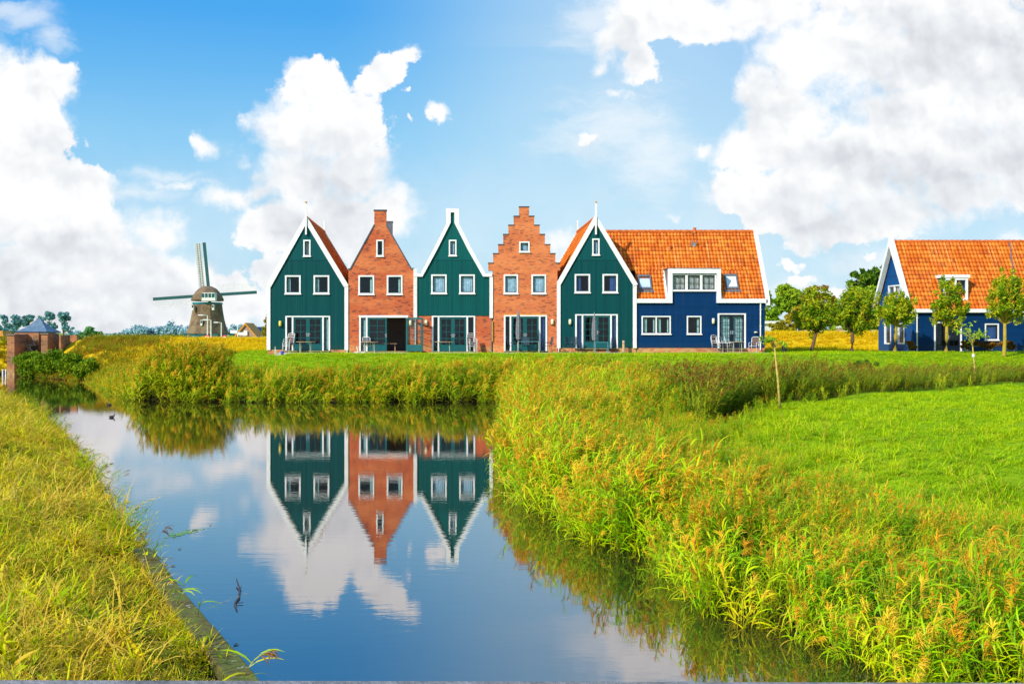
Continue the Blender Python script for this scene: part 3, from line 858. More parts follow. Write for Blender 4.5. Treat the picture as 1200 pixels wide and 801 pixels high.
def door_set(parent, px0, px1, py0, py1, ml, mr, leafmat='teal', yf=F, side=('dark', 'curtain'), open_right=False, conv=None, curt=None):
    X_, Z_ = conv or (fx, fz)
    x0, x1, z0, z1 = X_(px0), X_(px1), Z_(py1), Z_(py0); fw = .11
    fr = MB(); fr.box(x0, x0+fw, yf-.05, yf+.12, z0, z1); fr.box(x1-fw, x1, yf-.05, yf+.12, z0, z1)
    fr.box(x0+fw, x1-fw, yf-.05, yf+.12, z1-fw*.8, z1)
    ms = []
    for m_ in (ml, mr):
        if m_ is not None:
            mx = X_(m_); fr.box(mx-fw*.5, mx+fw*.5, yf-.047, yf+.117, z0, z1-fw*.8); ms.append(mx)
    f = fr.build('door_frame', 'white', parent, bevel=.008)
    a = ms[0]+fw/2 if ml is not None else x0+fw
    b = ms[-1]-fw/2 if mr is not None else x1-fw
    for i, (s0, s1, on) in enumerate(((x0+fw, (ms[0] if ms else 0)-fw/2, ml is not None), ((ms[-1] if ms else 0)+fw/2, x1-fw, mr is not None))):
        if not on: continue
        sl = frame_mb(s0, s1, z0+.02, z1-fw*.8, .035, yf+.02, yf+.07).build('sidelight', leafmat, parent)
        MB().box(s0+.03, s1-.03, yf+.04, yf+.048, z0+.05, z1-fw).build('pane', 'glass', sl)
        c = side[i]
        if c != 'dark': curtain(sl, s0+(.02 if c != 'curtain' else (s1-s0)*.35), s1-.02, z0+.03, z1-fw, yf+.15, M[c])
    mid = (a+b)/2
    if curt:
        curtain(f, a+.05, mid-.12, z0+.3, z1-fw, yf+.2, M[curt]); curtain(f, mid+.12, b-.05, z0+.3, z1-fw, yf+.2, M[curt])
    door_leaf(parent, a+.004, mid-a-.008, z0+.02, z1-fw*.8-.004, yf+.04, leafmat, True)
    if open_right: door_leaf(parent, b-.004, mid-a-.008, z0+.02, z1-fw*.8-.004, yf-.09, leafmat, False, R(152), 'glass')
    else: door_leaf(parent, b-.004, b-mid-.008, z0+.02, z1-fw*.8-.004, yf+.04, leafmat, False)
    MB().box(x0, x1, yf-.16, yf+.1, z0-.06, z0).build('door_step', 'concrete', parent)

def wall_lamp(parent, px, py, yf=F, mat='lamp_pale', conv=None):
    X_, Z_ = conv or (fx, fz)
    x, z = X_(px), Z_(py)
    l = MB().lathe([(.02, -.19), (.085, -.16), (.095, 0), (.085, .16), (.02, .19)], (x, yf-.10, z), 12).build('wall_lamp', mat, parent, smooth=True)
    MB().box(x-.07, x+.07, yf-.035, yf-.003, z-.24, z+.12).build('lamp_bracket', 'black', l)
    return l
def downpipe(parent, px, py0, py1, yf=F, r=.045, box_to=None, conv=None, bw=.12):
    X_, Z_ = conv or (fx, fz)
    x = X_(px)
    mb = MB()
    if box_to: mb.box(x-bw, x+bw, yf-.16, yf-.003, Z_(box_to), Z_(py0)); top = Z_(box_to)
    else: top = Z_(py0)
    mb.tube([(x, yf-.07, Z_(py1)), (x, yf-.07, top)], r, 10)
    for k in range(3):
        z = Z_(py1)+(top-Z_(py1))*(.15+.35*k); mb.box(x-r*1.3, x+r*1.3, yf-.125, yf-.002, z, z+.04)
    return mb.build('downpipe', 'white_worn', parent)
def finial(parent, px, py0, py1, y):
    x = fx(px); zb = CAMZ+(CY-py1)/FPX*F; zt = CAMZ+(CY-py0)/FPX*F
    f = MB().box(x-.055, x+.055, y-.09, y+.03, zb, zt-.12).lathe([(.03, 0), (.075, .03), (.075, .07), (.03, .12)], (x, y-.03, zt-.16), 10).build('finial', 'white', parent)
    MB().lathe([(.085, 0), (.10, .04), (.04, .10)], (x, y-.03, zt-.05), 10).build('finial_cap', 'ochre', f)
    return f
def P2(pts): return [(fx(a), fz(b)) for a, b in pts]
def rect(px0, px1, py0, py1):
    return [(fx(px0), fz(py1)), (fx(px1), fz(py1)), (fx(px1), fz(py0)), (fx(px0), fz(py0))]
def box_room(parent, px0, px1, depth, eave_py, wallmat, yf=F):
    x0, x1 = fx(px0), fx(px1)
    mb = MB(); ze = fz(eave_py)-.05; zg = GZ-.3
    mb.box(x0, x0+.25, yf+.3, yf+depth, zg, ze); mb.box(x1-.25, x1, yf+.3, yf+depth, zg, ze)
    mb.build('side_wall', wallmat, parent)
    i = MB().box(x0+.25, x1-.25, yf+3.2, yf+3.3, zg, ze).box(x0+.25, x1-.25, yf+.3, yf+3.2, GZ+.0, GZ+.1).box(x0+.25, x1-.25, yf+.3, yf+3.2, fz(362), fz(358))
    i.build('interior', 'inside', parent)
DEPTH = 10.1
def gable_roof(parent, px0, px1, apx, eave_py, apex_py, y0=F+.05, depth=DEPTH, back='brick'):
    """two pantiled slopes with the ridge running away from the camera"""
    xl, xr, xa = fx(px0), fx(px1), fx(apx); ze, za = fz(eave_py), fz(apex_py)
    sl = math.hypot(xa-xl, za-ze); sr = math.hypot(xr-xa, za-ze)
    roof_patch((xl, y0, ze), (0, 1, 0), (xa-xl, 0, za-ze), depth, sl, parent=parent)
    roof_patch((xr, y0, ze), (0, 1, 0), (xa-xr, 0, za-ze), depth, sr, parent=parent)
    ridge_tiles(parent, (xa, y0+.05, za+.05), (xa, y0+depth, za+.05), .12)
    MB().prism([(xl+.1, GZ-.3), (xr-.1, GZ-.3), (xr-.1, ze-.08), (xa, za-.1), (xl+.1, ze-.08)], y0+depth-.2, y0+depth-.02).build('rear_wall', back, parent)

# ---------------- house A: left dark green gable
A = thing('gable_house', 'dark green boarded gable house with white edges, leftmost house of the terrace', 'house', (fx(360.5), F, GZ), 'gable houses of the terrace by the water')
out = P2([(314, 409.5), (407, 409.5), (407, 336), (358.8, 256), (314, 336)])
MB().prism(out, F, F+.3, [rect(356, 363.5, 281.5, 300), rect(334.5, 352, 323, 344), rect(368, 385.5, 323, 344), P2([(335, 409.3), (386.5, 409.3), (386.5, 370.5), (335, 370.5)])]).build('front_wall', 'green1', A)
MB().prism(rect(314.2, 335, 409.6, 418), F+.012, F+.3).prism(rect(386.5, 406.8, 409.6, 418), F+.012, F+.3).prism(rect(335, 386.5, 411.5, 418), F+.012, F+.3).build('plinth', 'plinth', A)
box_room(A, 314, 407, DEPTH, 336, 'green1')
gable_roof(A, 313.2, 407.8, 358.8, 335.5, 256.2, F+.14)
for (a, b, c, d) in (((358.8, 252.5), (312, 334.5), (317.3, 336.3), (358.8, 262.3)), ((358.8, 252.5), (408.5, 334.5), (403.4, 336.3), (358.8, 262.3))):
    MB().prism(P2([a, b, c, d]), F-.10, F+.12).build('barge_board', 'white', A, bevel=.01)
MB().box(fx(312.6), fx(317), F-.07, F+.2, fz(410), fz(335.4)).build('corner_board', 'white', A, bevel=.01)
MB().box(fx(403.8), fx(408.2), F-.07, F+.2, fz(410), fz(335.4)).build('corner_board', 'white', A, bevel=.01)
finial(A, 358.9, 237, 275, F-.10)
xx = fx(358.8); zz = fz(256.2)
MB().box(xx-.05, xx+.05, F+DEPTH, F+DEPTH+.1, zz-.6, zz+.95).build('finial', 'white', A)
MB().prism([(fx(312), fz(334.5)), (xx, zz+.2), (fx(408.5), fz(334.5)), (fx(404), fz(336)), (xx, zz-.35), (fx(317), fz(336))], F+DEPTH+.1, F+DEPTH+.2).build('barge_board', 'white', A)
window(A, 355.5, 364, 281, 300.5, curt='curtain_grey', fw=.09)
window(A, 334, 352.5, 322.5, 344.5, curt='left'); window(A, 367.5, 386, 322.5, 344.5, curt='left')
door_set(A, 334.5, 387, 370, 410.6, 343, 378.6, side=('dark', 'curtain'))
wall_lamp(A, 328.5, 379, mat='lamp')
downpipe(A, 407, 409.5, 417, F, .04)
MB().box(fx(311), fx(313), F-.05, F+.3, fz(337), fz(334.5)).build('gutter_end', 'white_worn', A)

# ---------------- house B: brick gable with chimney
B = thing('brick_house', 'orange-red brick gable house with peak chimney and a glazed door standing open', 'house', (fx(447), F, GZ), 'gable houses of the terrace by the water')
out = P2([(408.3, 418), (485.5, 418), (485.5, 315.5), (482, 315.5), (452.6, 263.5), (452.6, 247), (438.6, 247), (438.6, 263.5), (410.5, 316), (408.3, 316)])
MB().prism(out, F, F+.34, [rect(441.5, 449.2, 281.5, 300), rect(420.6, 438, 323, 344.6), rect(454, 471.2, 323, 344.6), rect(421.5, 477.5, 370.9, 411.3)]).build('front_wall', 'brick', B)
cp = MB()
cp.prism(P2([(408, 314.3), (408, 316), (410.9, 316.1), (439, 264), (438.2, 262.6), (410, 314.3)]), F-.04, F+.40)
cp.prism(P2([(486, 313.9), (486, 315.6), (481.6, 315.7), (452.2, 264), (453, 262.6), (482.4, 313.9)]), F-.04, F+.40)
cp.box(fx(437.8), fx(453.3), F-.05, F+.41, fz(247), fz(245.6))
cp.build('coping', 'coping', B)
MB().box(fx(420.2), fx(478.5), F-.012, F-.002, fz(370.9), fz(369.3)).build('lintel', 'white_worn', B)
box_room(B, 408.3, 485.5, DEPTH, 318, 'brick')
gable_roof(B, 411.5, 482.5, 445.7, 322, 268, F+.35, DEPTH-.3)
MB().box(-4.99, -4.42, F+DEPTH-.6, F+DEPTH+.1, 9.2, 11.95).box(-5.03, -4.38, F+DEPTH-.64, F+DEPTH+.14, 11.95, 12.02).build('chimney', 'lead', B)
window(B, 441, 449.6, 281, 300.5, curt='left', fw=.09)
window(B, 420, 438.6, 322.5, 345.2, curt='right'); window(B, 453.3, 471.8, 322.5, 345.2, curt='right')
door_set(B, 421, 478, 370.5, 411.4, 429.8, None, side=('curtain', 'dark'), open_right=True)
wall_lamp(B, 481, 378)
MB().box(fx(484.6), fx(488.7), F-.12, F-.003, fz(372.5), fz(314.6)).tube([(fx(486.6), F-.07, fz(416)), (fx(486.6), F-.07, fz(372.5))], .055, 10).build('downpipe', 'white_worn', B)
MB().box(fx(446), fx(464), F+1.3, F+1.9, GZ+.60, GZ+.64).box(fx(448), fx(449), F+1.5, F+1.6, GZ+.1, GZ+.60).box(fx(461), fx(462), F+1.5, F+1.6, GZ+.1, GZ+.60).build('indoor_bench', 'wood_top', B)

# ---------------- house C: green bell gable over brick
Cc = thing('gable_house', 'green boarded gable house with white spout top and brick ground floor', 'house', (fx(531), F, GZ), 'gable houses of the terrace by the water')
out = P2([(486, 369.7), (575.5, 369.7), (575.5, 323), (566, 323), (549, 292), (535.5, 264), (535.5, 246), (525, 246), (525, 264), (511.5, 292), (495, 323), (486, 323)])
MB().prism(out, F-.02, F+.3, [rect(526.6, 534.4, 281.5, 299.4), rect(505.8, 523, 322, 343.6), rect(538.7, 556, 322, 343.6)]).build('front_wall', 'green3', Cc)
MB().prism(P2([(486, 418), (576, 418), (576, 369.8), (486, 369.8)]), F+.02, F+.3, [rect(506.5, 556.5, 370, 411.6)]).build('ground_floor_wall', 'brick', Cc)
vg = MB()
vg.prism(P2([(485, 320.3), (492.5, 320.3), (508, 291), (522.7, 262), (522.7, 244.5), (537.6, 244.5), (537.6, 262), (552.3, 291), (568.5, 320.3), (576.5, 320.3), (576.5, 324), (566, 324), (548.3, 293), (534, 264.5), (532.3, 261), (532.3, 249), (528, 249), (528, 261), (526.3, 264.5), (512, 293), (495, 324), (485, 324)]), F-.14, F+.10)
vg.build('barge_board', 'white', Cc, bevel=.01)
MB().box(fx(485), fx(489.0), F-.10, F+.1, fz(372.5), fz(324)).tube([(fx(486.9), F-.03, fz(416)), (fx(486.9), F-.03, fz(372.5))], .04, 8).build('corner_board', 'white', Cc)
MB().box(fx(573.6), fx(577.6), F-.10, F+.1, fz(372.5), fz(324)).build('corner_board', 'white', Cc)
MB().tube([(fx(576), F-.03, fz(414)), (fx(576), F-.03, fz(372.5))], .035, 8).build('downpipe', 'lead', Cc)
MB().box(fx(576.2), fx(577.6), F-.13, F-.08, fz(400), fz(376)).build('wooden_board', 'ochre', Cc)
box_room(Cc, 486, 576, DEPTH, 326, 'brick')
gable_roof(Cc, 490, 571, 530.7, 334, 280, F+.32, DEPTH-.3)
window(Cc, 526, 535, 281, 300, curt='curtain_pale', fw=.09, yf=F-.02)
window(Cc, 505.3, 523.5, 321.5, 344.2, curt='curtain_pale', sash='sash', yf=F-.02); window(Cc, 538.2, 556.5, 321.5, 344.2, curt='curtain_pale', yf=F-.02)
door_set(Cc, 506, 557, 369.9, 411.6, 514, 547.6, side=('dark', 'dark'), yf=F+.02)
wall_lamp(Cc, 499.3, 378, F+.02)

# ---------------- house D: stepped brick gable
D = thing('stepped_gable_house', 'orange brick house with a stepped gable, second from the right in the gable row', 'house', (fx(615), F, GZ), 'gable houses of the terrace by the water')
L_ = [(577.6, 418), (577.6, 317), (572.4, 317), (572.4, 308.6), (578.1, 308.6), (578.1, 297.5), (584.1, 297.5), (584.1, 287), (590, 287), (590, 275), (596.1, 275), (596.1, 264.2), (602.3, 264.2), (602.3, 253.7), (608.6, 253.7), (608.6, 242.8)]
Rr = [(620, 242.8), (620, 253.7), (626, 253.7), (626, 264.2), (632.3, 264.2), (632.3, 275), (638.5, 275), (638.5, 287), (644.8, 287), (644.8, 297.5), (650.8, 297.5), (650.8, 308.6), (656.4, 308.6), (656.4, 317), (653.2, 317), (653.2, 418)]
MB().prism(P2(L_+Rr), F-.03, F+.37, [rect(608.9, 620, 283.5, 295), rect(590.7, 606.6, 322, 343.8), rect(623.2, 639.4, 322, 343.8), rect(591, 640.6, 369.6, 411)]).build('front_wall', 'brick2', D)
cp = MB()
tops = [(572.4, 578.1, 308.6), (578.1, 584.1, 297.5), (584.1, 590, 287), (590, 596.1, 275), (596.1, 602.3, 264.2), (602.3, 608.6, 253.7), (608.6, 620, 242.8),
        (620, 626, 253.7), (626, 632.3, 264.2), (632.3, 638.5, 275), (638.5, 644.8, 287), (644.8, 650.8, 297.5), (650.8, 656.4, 308.6)]
for a, b, c in tops: MB().box(fx(a-.45), fx(b+.45), F-.07, F+.41, fz(c)+.003, fz(c)+.06).build('coping', 'coping', D)
MB().box(fx(590.5), fx(641.5), F-.042, F-.033, fz(369.4), fz(367.6)).build('lintel', 'clay', D)
box_room(D, 577.6, 653.2, DEPTH, 320, 'brick2')
gable_roof(D, 580, 651, 614.3, 321, 262, F+.38, DEPTH-.3)
window(D, 608.4, 620.6, 283, 295.6, curt='curtain_pale', fw=.09, yf=F-.03)
window(D, 590.2, 607.2, 321.5, 344.4, curt='curtain_pale', yf=F-.03); window(D, 622.7, 640, 321.5, 344.4, curt='curtain_pale', yf=F-.03)
door_set(D, 590.4, 641.2, 369.2, 411, 598.2, 632.4, side=('dark', 'curtain_blue'), yf=F-.03)
wall_lamp(D, 647, 377, F-.03)

# ---------------- house E: green gable right
E = thing('gable_house', 'dark green boarded gable house with white finial, joined to the long navy house', 'house', (fx(700), F, GZ), 'gable houses of the terrace by the water')
out = P2([(654, 407.5), (745.5, 407.5), (745.5, 334), (698, 256), (654, 332)])
MB().prism(out, F, F+.3, [rect(694.8, 702, 280, 298.6), rect(674, 691, 321.6, 342.6), rect(706.6, 723.4, 321.6, 342.6), P2([(674.5, 407.3), (723.5, 407.3), (723.5, 368.5), (674.5, 368.5)])]).build('front_wall', 'green1', E)
MB().prism(rect(654.2, 674.5, 407.6, 418), F+.012, F+.3).prism(rect(723.5, 745.3, 407.6, 418), F+.012, F+.3).prism(rect(674.5, 723.5, 410, 418), F+.012, F+.3).build('plinth', 'plinth', E)
box_room(E, 654, 745.5, DEPTH, 334, 'green1')
gable_roof(E, 652.8, 746.4, 698, 333.5, 256.2, F+.14)
for (a, b, c, d) in (((698, 251.5), (652.2, 331.5), (656.7, 333.5), (698, 261)), ((698, 251.5), (747, 333), (742.3, 335), (698, 261))):
    MB().prism(P2([a, b, c, d]), F-.10, F+.12).build('barge_board', 'white', E, bevel=.01)
MB().box(fx(652.6), fx(656.8), F-.09, F+.2, fz(407.8), fz(332.4)).build('corner_board', 'white', E, bevel=.01)
MB().box(fx(741.6), fx(746.0), F-.07, F+.2, fz(407.8), fz(334)).build('corner_board', 'white', E, bevel=.01)
finial(E, 698, 237, 275, F-.10)
xx = fx(698); zz = fz(256.2)
MB().box(xx-.05, xx+.05, F+DEPTH, F+DEPTH+.1, zz-.6, zz+.95).build('finial', 'white', E)
MB().prism([(fx(652), fz(331.5)), (xx, zz+.2), (fx(747), fz(333)), (fx(742.3), fz(336)), (xx, zz-.35), (fx(657), fz(334))], F+DEPTH+.1, F+DEPTH+.2).build('barge_board', 'white', E)
window(E, 694, 702.6, 279.5, 299.2, curt='curtain_pale', fw=.09)
window(E, 673.4, 691.6, 321, 343.2, curt='blue_part'); window(E, 706, 724, 321, 343.2, curt='blue_part')
door_set(E, 674, 724, 368, 407.9, 682.6, 716, side=('curtain_blue', 'curtain_blue'))
wall_lamp(E, 667.8, 377)
downpipe(E, 654.5, 408, 417, F, .035)

# ---------------- long navy house
N_ = thing('long_house', 'long navy boarded house with a wide orange tiled roof, white dormer and two skylights', 'house', (fx(820), F, GZ))
YB = F+.06
eave_z = fz(353.5); ridge_z = WZ(272.6, 74.5)
x0, x1 = fx(746), fx(896.6)
rr = rect
MB().prism(P2([(746, 407.4), (896.6, 407.4), (896.6, 352), (842, 352), (842, 316.5), (785, 316.5), (785, 352), (746, 352)]), YB, YB+.28,
   [rect(788.3, 838.6, 321.4, 340.4), rect(752.6, 785.6, 370.6, 391), rect(805.5, 821.6, 370.6, 391), P2([(841.8, 407.2), (873.6, 407.2), (873.6, 367.6), (841.8, 367.6)])]).build('front_wall', 'blue', N_)
MB().prism(rect(746, 841.8, 407.6, 418), YB+.012, YB+.28).prism(rect(873.6, 896.4, 407.6, 418), YB+.012, YB+.28).prism(rect(841.8, 873.6, 409, 418), YB+.012, YB+.28).build('plinth', 'plinth', N_)
sl = math.hypot(74.5-YB, ridge_z-eave_z)
# front slope left of, right of and above the dormer
X1r = fx(898)
dz = fz(315)
frac = (dz-eave_z)/(ridge_z-eave_z)
sv = Vector((0, 74.5-YB, ridge_z-eave_z)).normalized()
Oz = Vector((9.6, YB-.08, eave_z-.04))
roof_patch(Vector((12.56, Oz.y, Oz.z)), (1, 0, 0), sv, fx(783.6)-12.56, sl*frac, parent=N_)
roof_patch(Vector((fx(843.6), YB-.08, eave_z-.04)), (1, 0, 0), sv, X1r-fx(843.6), sl*frac, parent=N_)
roof_patch(Oz+sv*(sl*frac), (1, 0, 0), sv, X1r-9.6, sl*(1-frac)+.06, parent=N_)
roof_patch((9.6, 74.5*2-YB, eave_z), (1, 0, 0), (0, -(74.5-YB), ridge_z-eave_z), X1r-9.6, sl, parent=N_)
ridge_tiles(N_, (9.6, 74.5, ridge_z+.05), (X1r, 74.5, ridge_z+.05), .14)
mb = MB().prism_x([(YB+.28, GZ-.3), (74.5*2-YB, GZ-.3), (74.5*2-YB, eave_z-.1), (74.5, ridge_z-.12), (YB+.28, eave_z+.2)], x1-.25, x1-.02); mb.build('gable_wall', 'blue', N_)
MB().box(12.6, x1-.26, 74.5*2-YB-.2, 74.5*2-YB, GZ-.3, eave_z).build('rear_wall', 'blue', N_)
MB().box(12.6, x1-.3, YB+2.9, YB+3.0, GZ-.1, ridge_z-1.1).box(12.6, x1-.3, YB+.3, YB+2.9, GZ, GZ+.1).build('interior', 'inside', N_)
# verge board on the right gable
vb = MB(); bw = .30
a0 = Vector((0, YB-.14, eave_z-.16)); a1 = Vector((0, 74.5, ridge_z+.34)); 
vb.prism_x([(YB-.16, eave_z-.24), (YB-.16, eave_z+.14), (74.5, ridge_z+.36), (74.5*2-YB+.16, eave_z+.14), (74.5*2-YB+.16, eave_z-.24), (74.5, ridge_z-.10)], X1r-.02, X1r+.22)
vb.build('barge_board', 'white', N_, bevel=.01)
# eaves fascia and dormer surround in one white band
fz_ = MB()
fz_.prism(P2([(746.4, 350), (782.6, 350), (782.6, 315), (844.4, 315), (844.4, 350), (899, 350), (899, 354.8), (839.6, 354.8), (839.6, 320.2), (787.6, 320.2), (787.6, 354.8), (746.4, 354.8)]), YB-.16, YB-.003)
fz_.build('fascia', 'white', N_, bevel=.008)
dm = MB(); yd = 74.5-(ridge_z-dz)/(ridge_z-eave_z)*(74.5-YB)
dxa, dxb = fx(783.2), fx(843.8)
cheek = [(YB+.0, eave_z), (YB+.0, dz), (yd+.1, dz)]
dorm = MB().prism_x(cheek, dxa, dxa+.08).prism_x(cheek, dxb-.08, dxb).build('dormer', 'lead', N_)
MB().box(dxa-.06, dxb+.06, YB-.14, yd+.25, dz+.003, dz+.07).build('dormer_roof', 'lead', dorm)
for xa_, xb_ in ((dxa-.16, dxa-.012), (dxb+.012, dxb+.16)):
    MB().prism_x([(YB-.1, eave_z+.02), (YB-.1, eave_z+.16), (yd, dz+.12), (yd+.1, dz-.02)], xa_, xb_).build('dormer_flashing', 'white', dorm)
for k, (a, b) in enumerate(((787.8, 804.6), (804.8, 821.8), (822, 839.2))):
    window(N_, a, b, 321, 340.6, yf=YB, muntin=True, curt='curtain_grey', sash='sash_brown', fw=.075, glass='glass_clear', sill=False)
MB().box(fx(787.6), fx(839.6), YB-.12, YB-.05, fz(341.4), fz(339.6)).build('sill', 'white', N_)
window(N_, 752, 786.3, 370, 391.7, yf=YB, lights=2, curt='halves', sash='black', fw=.085)
window(N_, 805, 822.2, 370, 391.7, yf=YB, muntin=True, curt='right', sash='black', fw=.085)
door_set(N_, 841.2, 874.3, 367, 407.9, None, None, leafmat='darkdoor', yf=YB, curt='curtain')
wall_lamp(N_, 835.8, 376, YB)
MB().lathe([(.10, 0), (.12, .05), (.06, .09)], (fx(885.5), YB-.09, fz(389.8)), 12).build('wall_lamp', 'lamp_pale', N_)
downpipe(N_, 891.2, 354.8, 410, YB, .045)
M['skyblind'] = pmat('pale_lilac_blind', (.60, .68, .88), .8, .1, 2, .05)  # pale sheet added under the skylight pane for the reflected sky
def skylight(parent, px0, px1, py0, py1, bl):
    w_ = fx(px1)-fx(px0)
    zm0, zm1 = fz(py1), fz(py0)
    # points on the slope
    ee, rz_ = eave_z, ridge_z
    def onslope(z): return YB+(z-ee)/(rz_-ee)*(74.5-YB)
    y0, y1 = onslope(zm0), onslope(zm1)
    nrm = Vector((0, -(rz_-ee), 74.5-YB)).normalized()
    sx0 = fx(px0)
    fr = MB(); up = Vector((0, y1-y0, zm1-zm0)); Lg = up.length; up.normalize()
    def q(u_, v_, h_): return tuple(Vector((sx0+u_, y0, zm0))+up*v_+nrm*h_)
    def slab(mb, u0, u1, v0, v1, h0, h1):
        b = len(mb.v)
        mb.v += [q(u0,v0,h0),q(u1,v0,h0),q(u1,v1,h0),q(u0,v1,h0),q(u0,v0,h1),q(u1,v0,h1),q(u1,v1,h1),q(u0,v1,h1)]
        mb.f += [tuple(b+i for i in t_) for t_ in ((0,3,2,1),(4,5,6,7),(0,1,5,4),(1,2,6,5),(2,3,7,6),(3,0,4,7))]
    t_ = .09
    slab(fr, 0, t_, 0, Lg, -.05, .18); slab(fr, w_-t_, w_, 0, Lg, -.05, .18); slab(fr, t_, w_-t_, 0, t_*1.6, -.05, .18); slab(fr, t_, w_-t_, Lg-t_*1.6, Lg, -.05, .19)
    s_ = fr.build('skylight', 'lead', parent)
    ap = MB(); slab(ap, -.12, w_+.12, -.22, -.004, .04, .10); ap.build('flashing', 'lead', s_)
    g_ = MB(); slab(g_, t_, w_-t_, t_*1.6, Lg-t_*1.6, .14, .15); g_.build('pane', M['glass_clear'], s_)
    b_ = MB(); slab(b_, t_, w_-t_, t_*1.6, t_*1.6+(Lg-t_*3.2)*(1 if bl else .85), .115, .13); b_.build('blind', 'skyblind' if not bl else 'white', s_)
skylight(N_, 750, 765.6, 322.5, 339.6, False); skylight(N_, 853, 868.2, 321.5, 339.2, True)
yv = YB+(WZ(285, 73.4)-eave_z)/(ridge_z-eave_z)*(74.5-YB); xv = WX(814, 73.6); zv = WZ(286, 73.4)
MB().tube([(xv-.13, yv-.1, zv-.2), (xv-.16, yv-.35, zv+.25)], .06, 8).tube([(xv+.1, yv-.1, zv-.2), (xv+.14, yv-.35, zv+.25)], .06, 8).box(xv-.1, xv+.08, yv-.22, yv-.05, zv-.25, zv+.1).build('roof_vent', 'metal', N_)
MB().lathe([(.16, -.15), (.13, .15), (.15, .2)], (WX(787, 73), YB+1.7+.5, WZ(290.5, 73)), 10).build('roof_vent', 'ridge', N_)
MB().lathe([(.12, -.1), (.10, .2), (.13, .28)], (WX(814, 74.4), 74.4, ridge_z+.05), 10).build('roof_vent', 'ridge', N_)

# ---------------- right blue house
RF = 76.0
def rx(px): return WX(px, RF)
def rz(py): return WZ(py, RF)
G_ = thing('blue_house', 'bright blue boarded house with steep orange roof at the far right', 'house', (rx(1120), RF, GZ))
gx0 = rx(1069); gxe = gx0+14.5; rdg = 79.0; rdz = WZ(284.2, 79.0); evz = rz(361.5); gzz = rz(413)
pr = [(RF, gzz-.4), (RF, evz), (rdg, rdz-.12), (RF+6, evz), (RF+6, gzz-.4)]
def gy_of(px): return gx0*FPX/(px-CX)
def zrect(pxa, pxb, pya, pyb):
    ya, yb = gy_of(pxa), gy_of(pxb); ym = (ya+yb)/2
    return (min(ya, yb), max(ya, yb), WZ(pyb, ym), WZ(pya, ym))
wins = [zrect(1041.2, 1055.4, 334, 353.5), zrect(1036.7, 1044.2, 378.5, 403), zrect(1052.2, 1060, 378.5, 403)]
holes = [[(a+.05, c+.05), (b-.05, c+.05), (b-.05, d-.05), (a+.05, d-.05)] for a, b, c, d in wins]
MB().prism_x(pr, gx0, gx0+.25, holes).build('gable_wall', 'blue2', G_)
for i, (a, b, c, d) in enumerate(wins):
    w = MB(); fw = .09
    for bx in ((a, a+fw, c, d), (b-fw, b, c, d), (a+fw, b-fw, c, c+fw), (a+fw, b-fw, d-fw, d)): w.box(gx0-.04, gx0+.1, bx[0], bx[1], bx[2], bx[3])
    if i == 0: w.box(gx0-.037, gx0+.09, (a+b)/2-.05, (a+b)/2+.05, c+fw, d-fw)
    wo = w.build('window', 'white', G_)
    MB().box(gx0+.03, gx0+.04, a+fw-.01, b-fw+.01, c+fw-.01, d-fw+.01).build('pane', 'glass_clear', wo)
    MB().box(gx0+.14, gx0+.16, a+fw, a+(b-a)*.45, c+fw, d-fw).build('curtain', 'curtain_grey', wo)
conv = (rx, rz)
MB().prism([(gx0+.25, gzz-.4), (gxe, gzz-.4), (gxe, evz), (gx0+.25, evz)], RF, RF+.25,
   [[(rx(1095), gzz+.02), (rx(1126.5), gzz+.02), (rx(1126.5), rz(377.6)), (rx(1095), rz(377.6))], [(rx(1154.6), rz(398)), (rx(1169.8), rz(398)), (rx(1169.8), rz(379.6)), (rx(1154.6), rz(379.6))]]).build('front_wall', 'blue', G_)
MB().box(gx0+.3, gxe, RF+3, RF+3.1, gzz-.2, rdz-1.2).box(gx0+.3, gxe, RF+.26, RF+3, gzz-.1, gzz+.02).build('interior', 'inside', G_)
MB().box(gxe-.25, gxe, RF+.25, RF+6, gzz-.4, evz).box(gx0+.25, gxe-.25, RF+5.8, RF+6, gzz-.4, evz).build('rear_wall', 'blue', G_)
s1 = math.hypot(rdg-RF, rdz-evz)
roof_patch((gx0-.1, RF-.12, evz-.05), (1, 0, 0), (0, rdg-RF, rdz-evz), gxe-gx0+.3, s1+.05, tw=.26, rh=.36, parent=G_)
roof_patch((gx0-.1, RF+6.12, evz-.05), (1, 0, 0), (0, -(rdg-RF), rdz-evz), gxe-gx0+.3, s1+.05, tw=.26, rh=.36, parent=G_)
ridge_tiles(G_, (gx0-.1, rdg, rdz+.05), (gxe+.2, rdg, rdz+.05), .14)
MB().prism_x([(RF-.35, evz-.42), (RF-.35, evz-.05), (rdg, rdz+.42), (RF+6.35, evz-.05), (RF+6.35, evz-.42), (rdg, rdz-.25)], gx0-.42, gx0-.12).build('barge_board', 'white', G_, bevel=.01)
MB().box(gx0-.12, gxe+.2, RF-.26, RF-.1, evz-.28, evz-.02).build('gutter', 'white', G_)
downpipe(G_, 1074.2, 366, 411.5, RF, .05, conv=conv)
door_set(G_, 1094.5, 1127, 377, 412, None, None, leafmat='darkdoor', yf=RF, conv=conv, curt=None)
window(G_, 1154, 1170.4, 379, 398.6, yf=RF, curt='curtain_blue', sash='black', fw=.085, conv=conv)
def onr(z): return RF+(z-evz)/(rdz-evz)*(rdg-RF)
dz0, dz1 = WZ(352, 76.5), WZ(325.5, 76.5); dx0, dx1 = WX(1104, 76.5), WX(1132.5, 76.5); yfd = onr(dz0)-.05
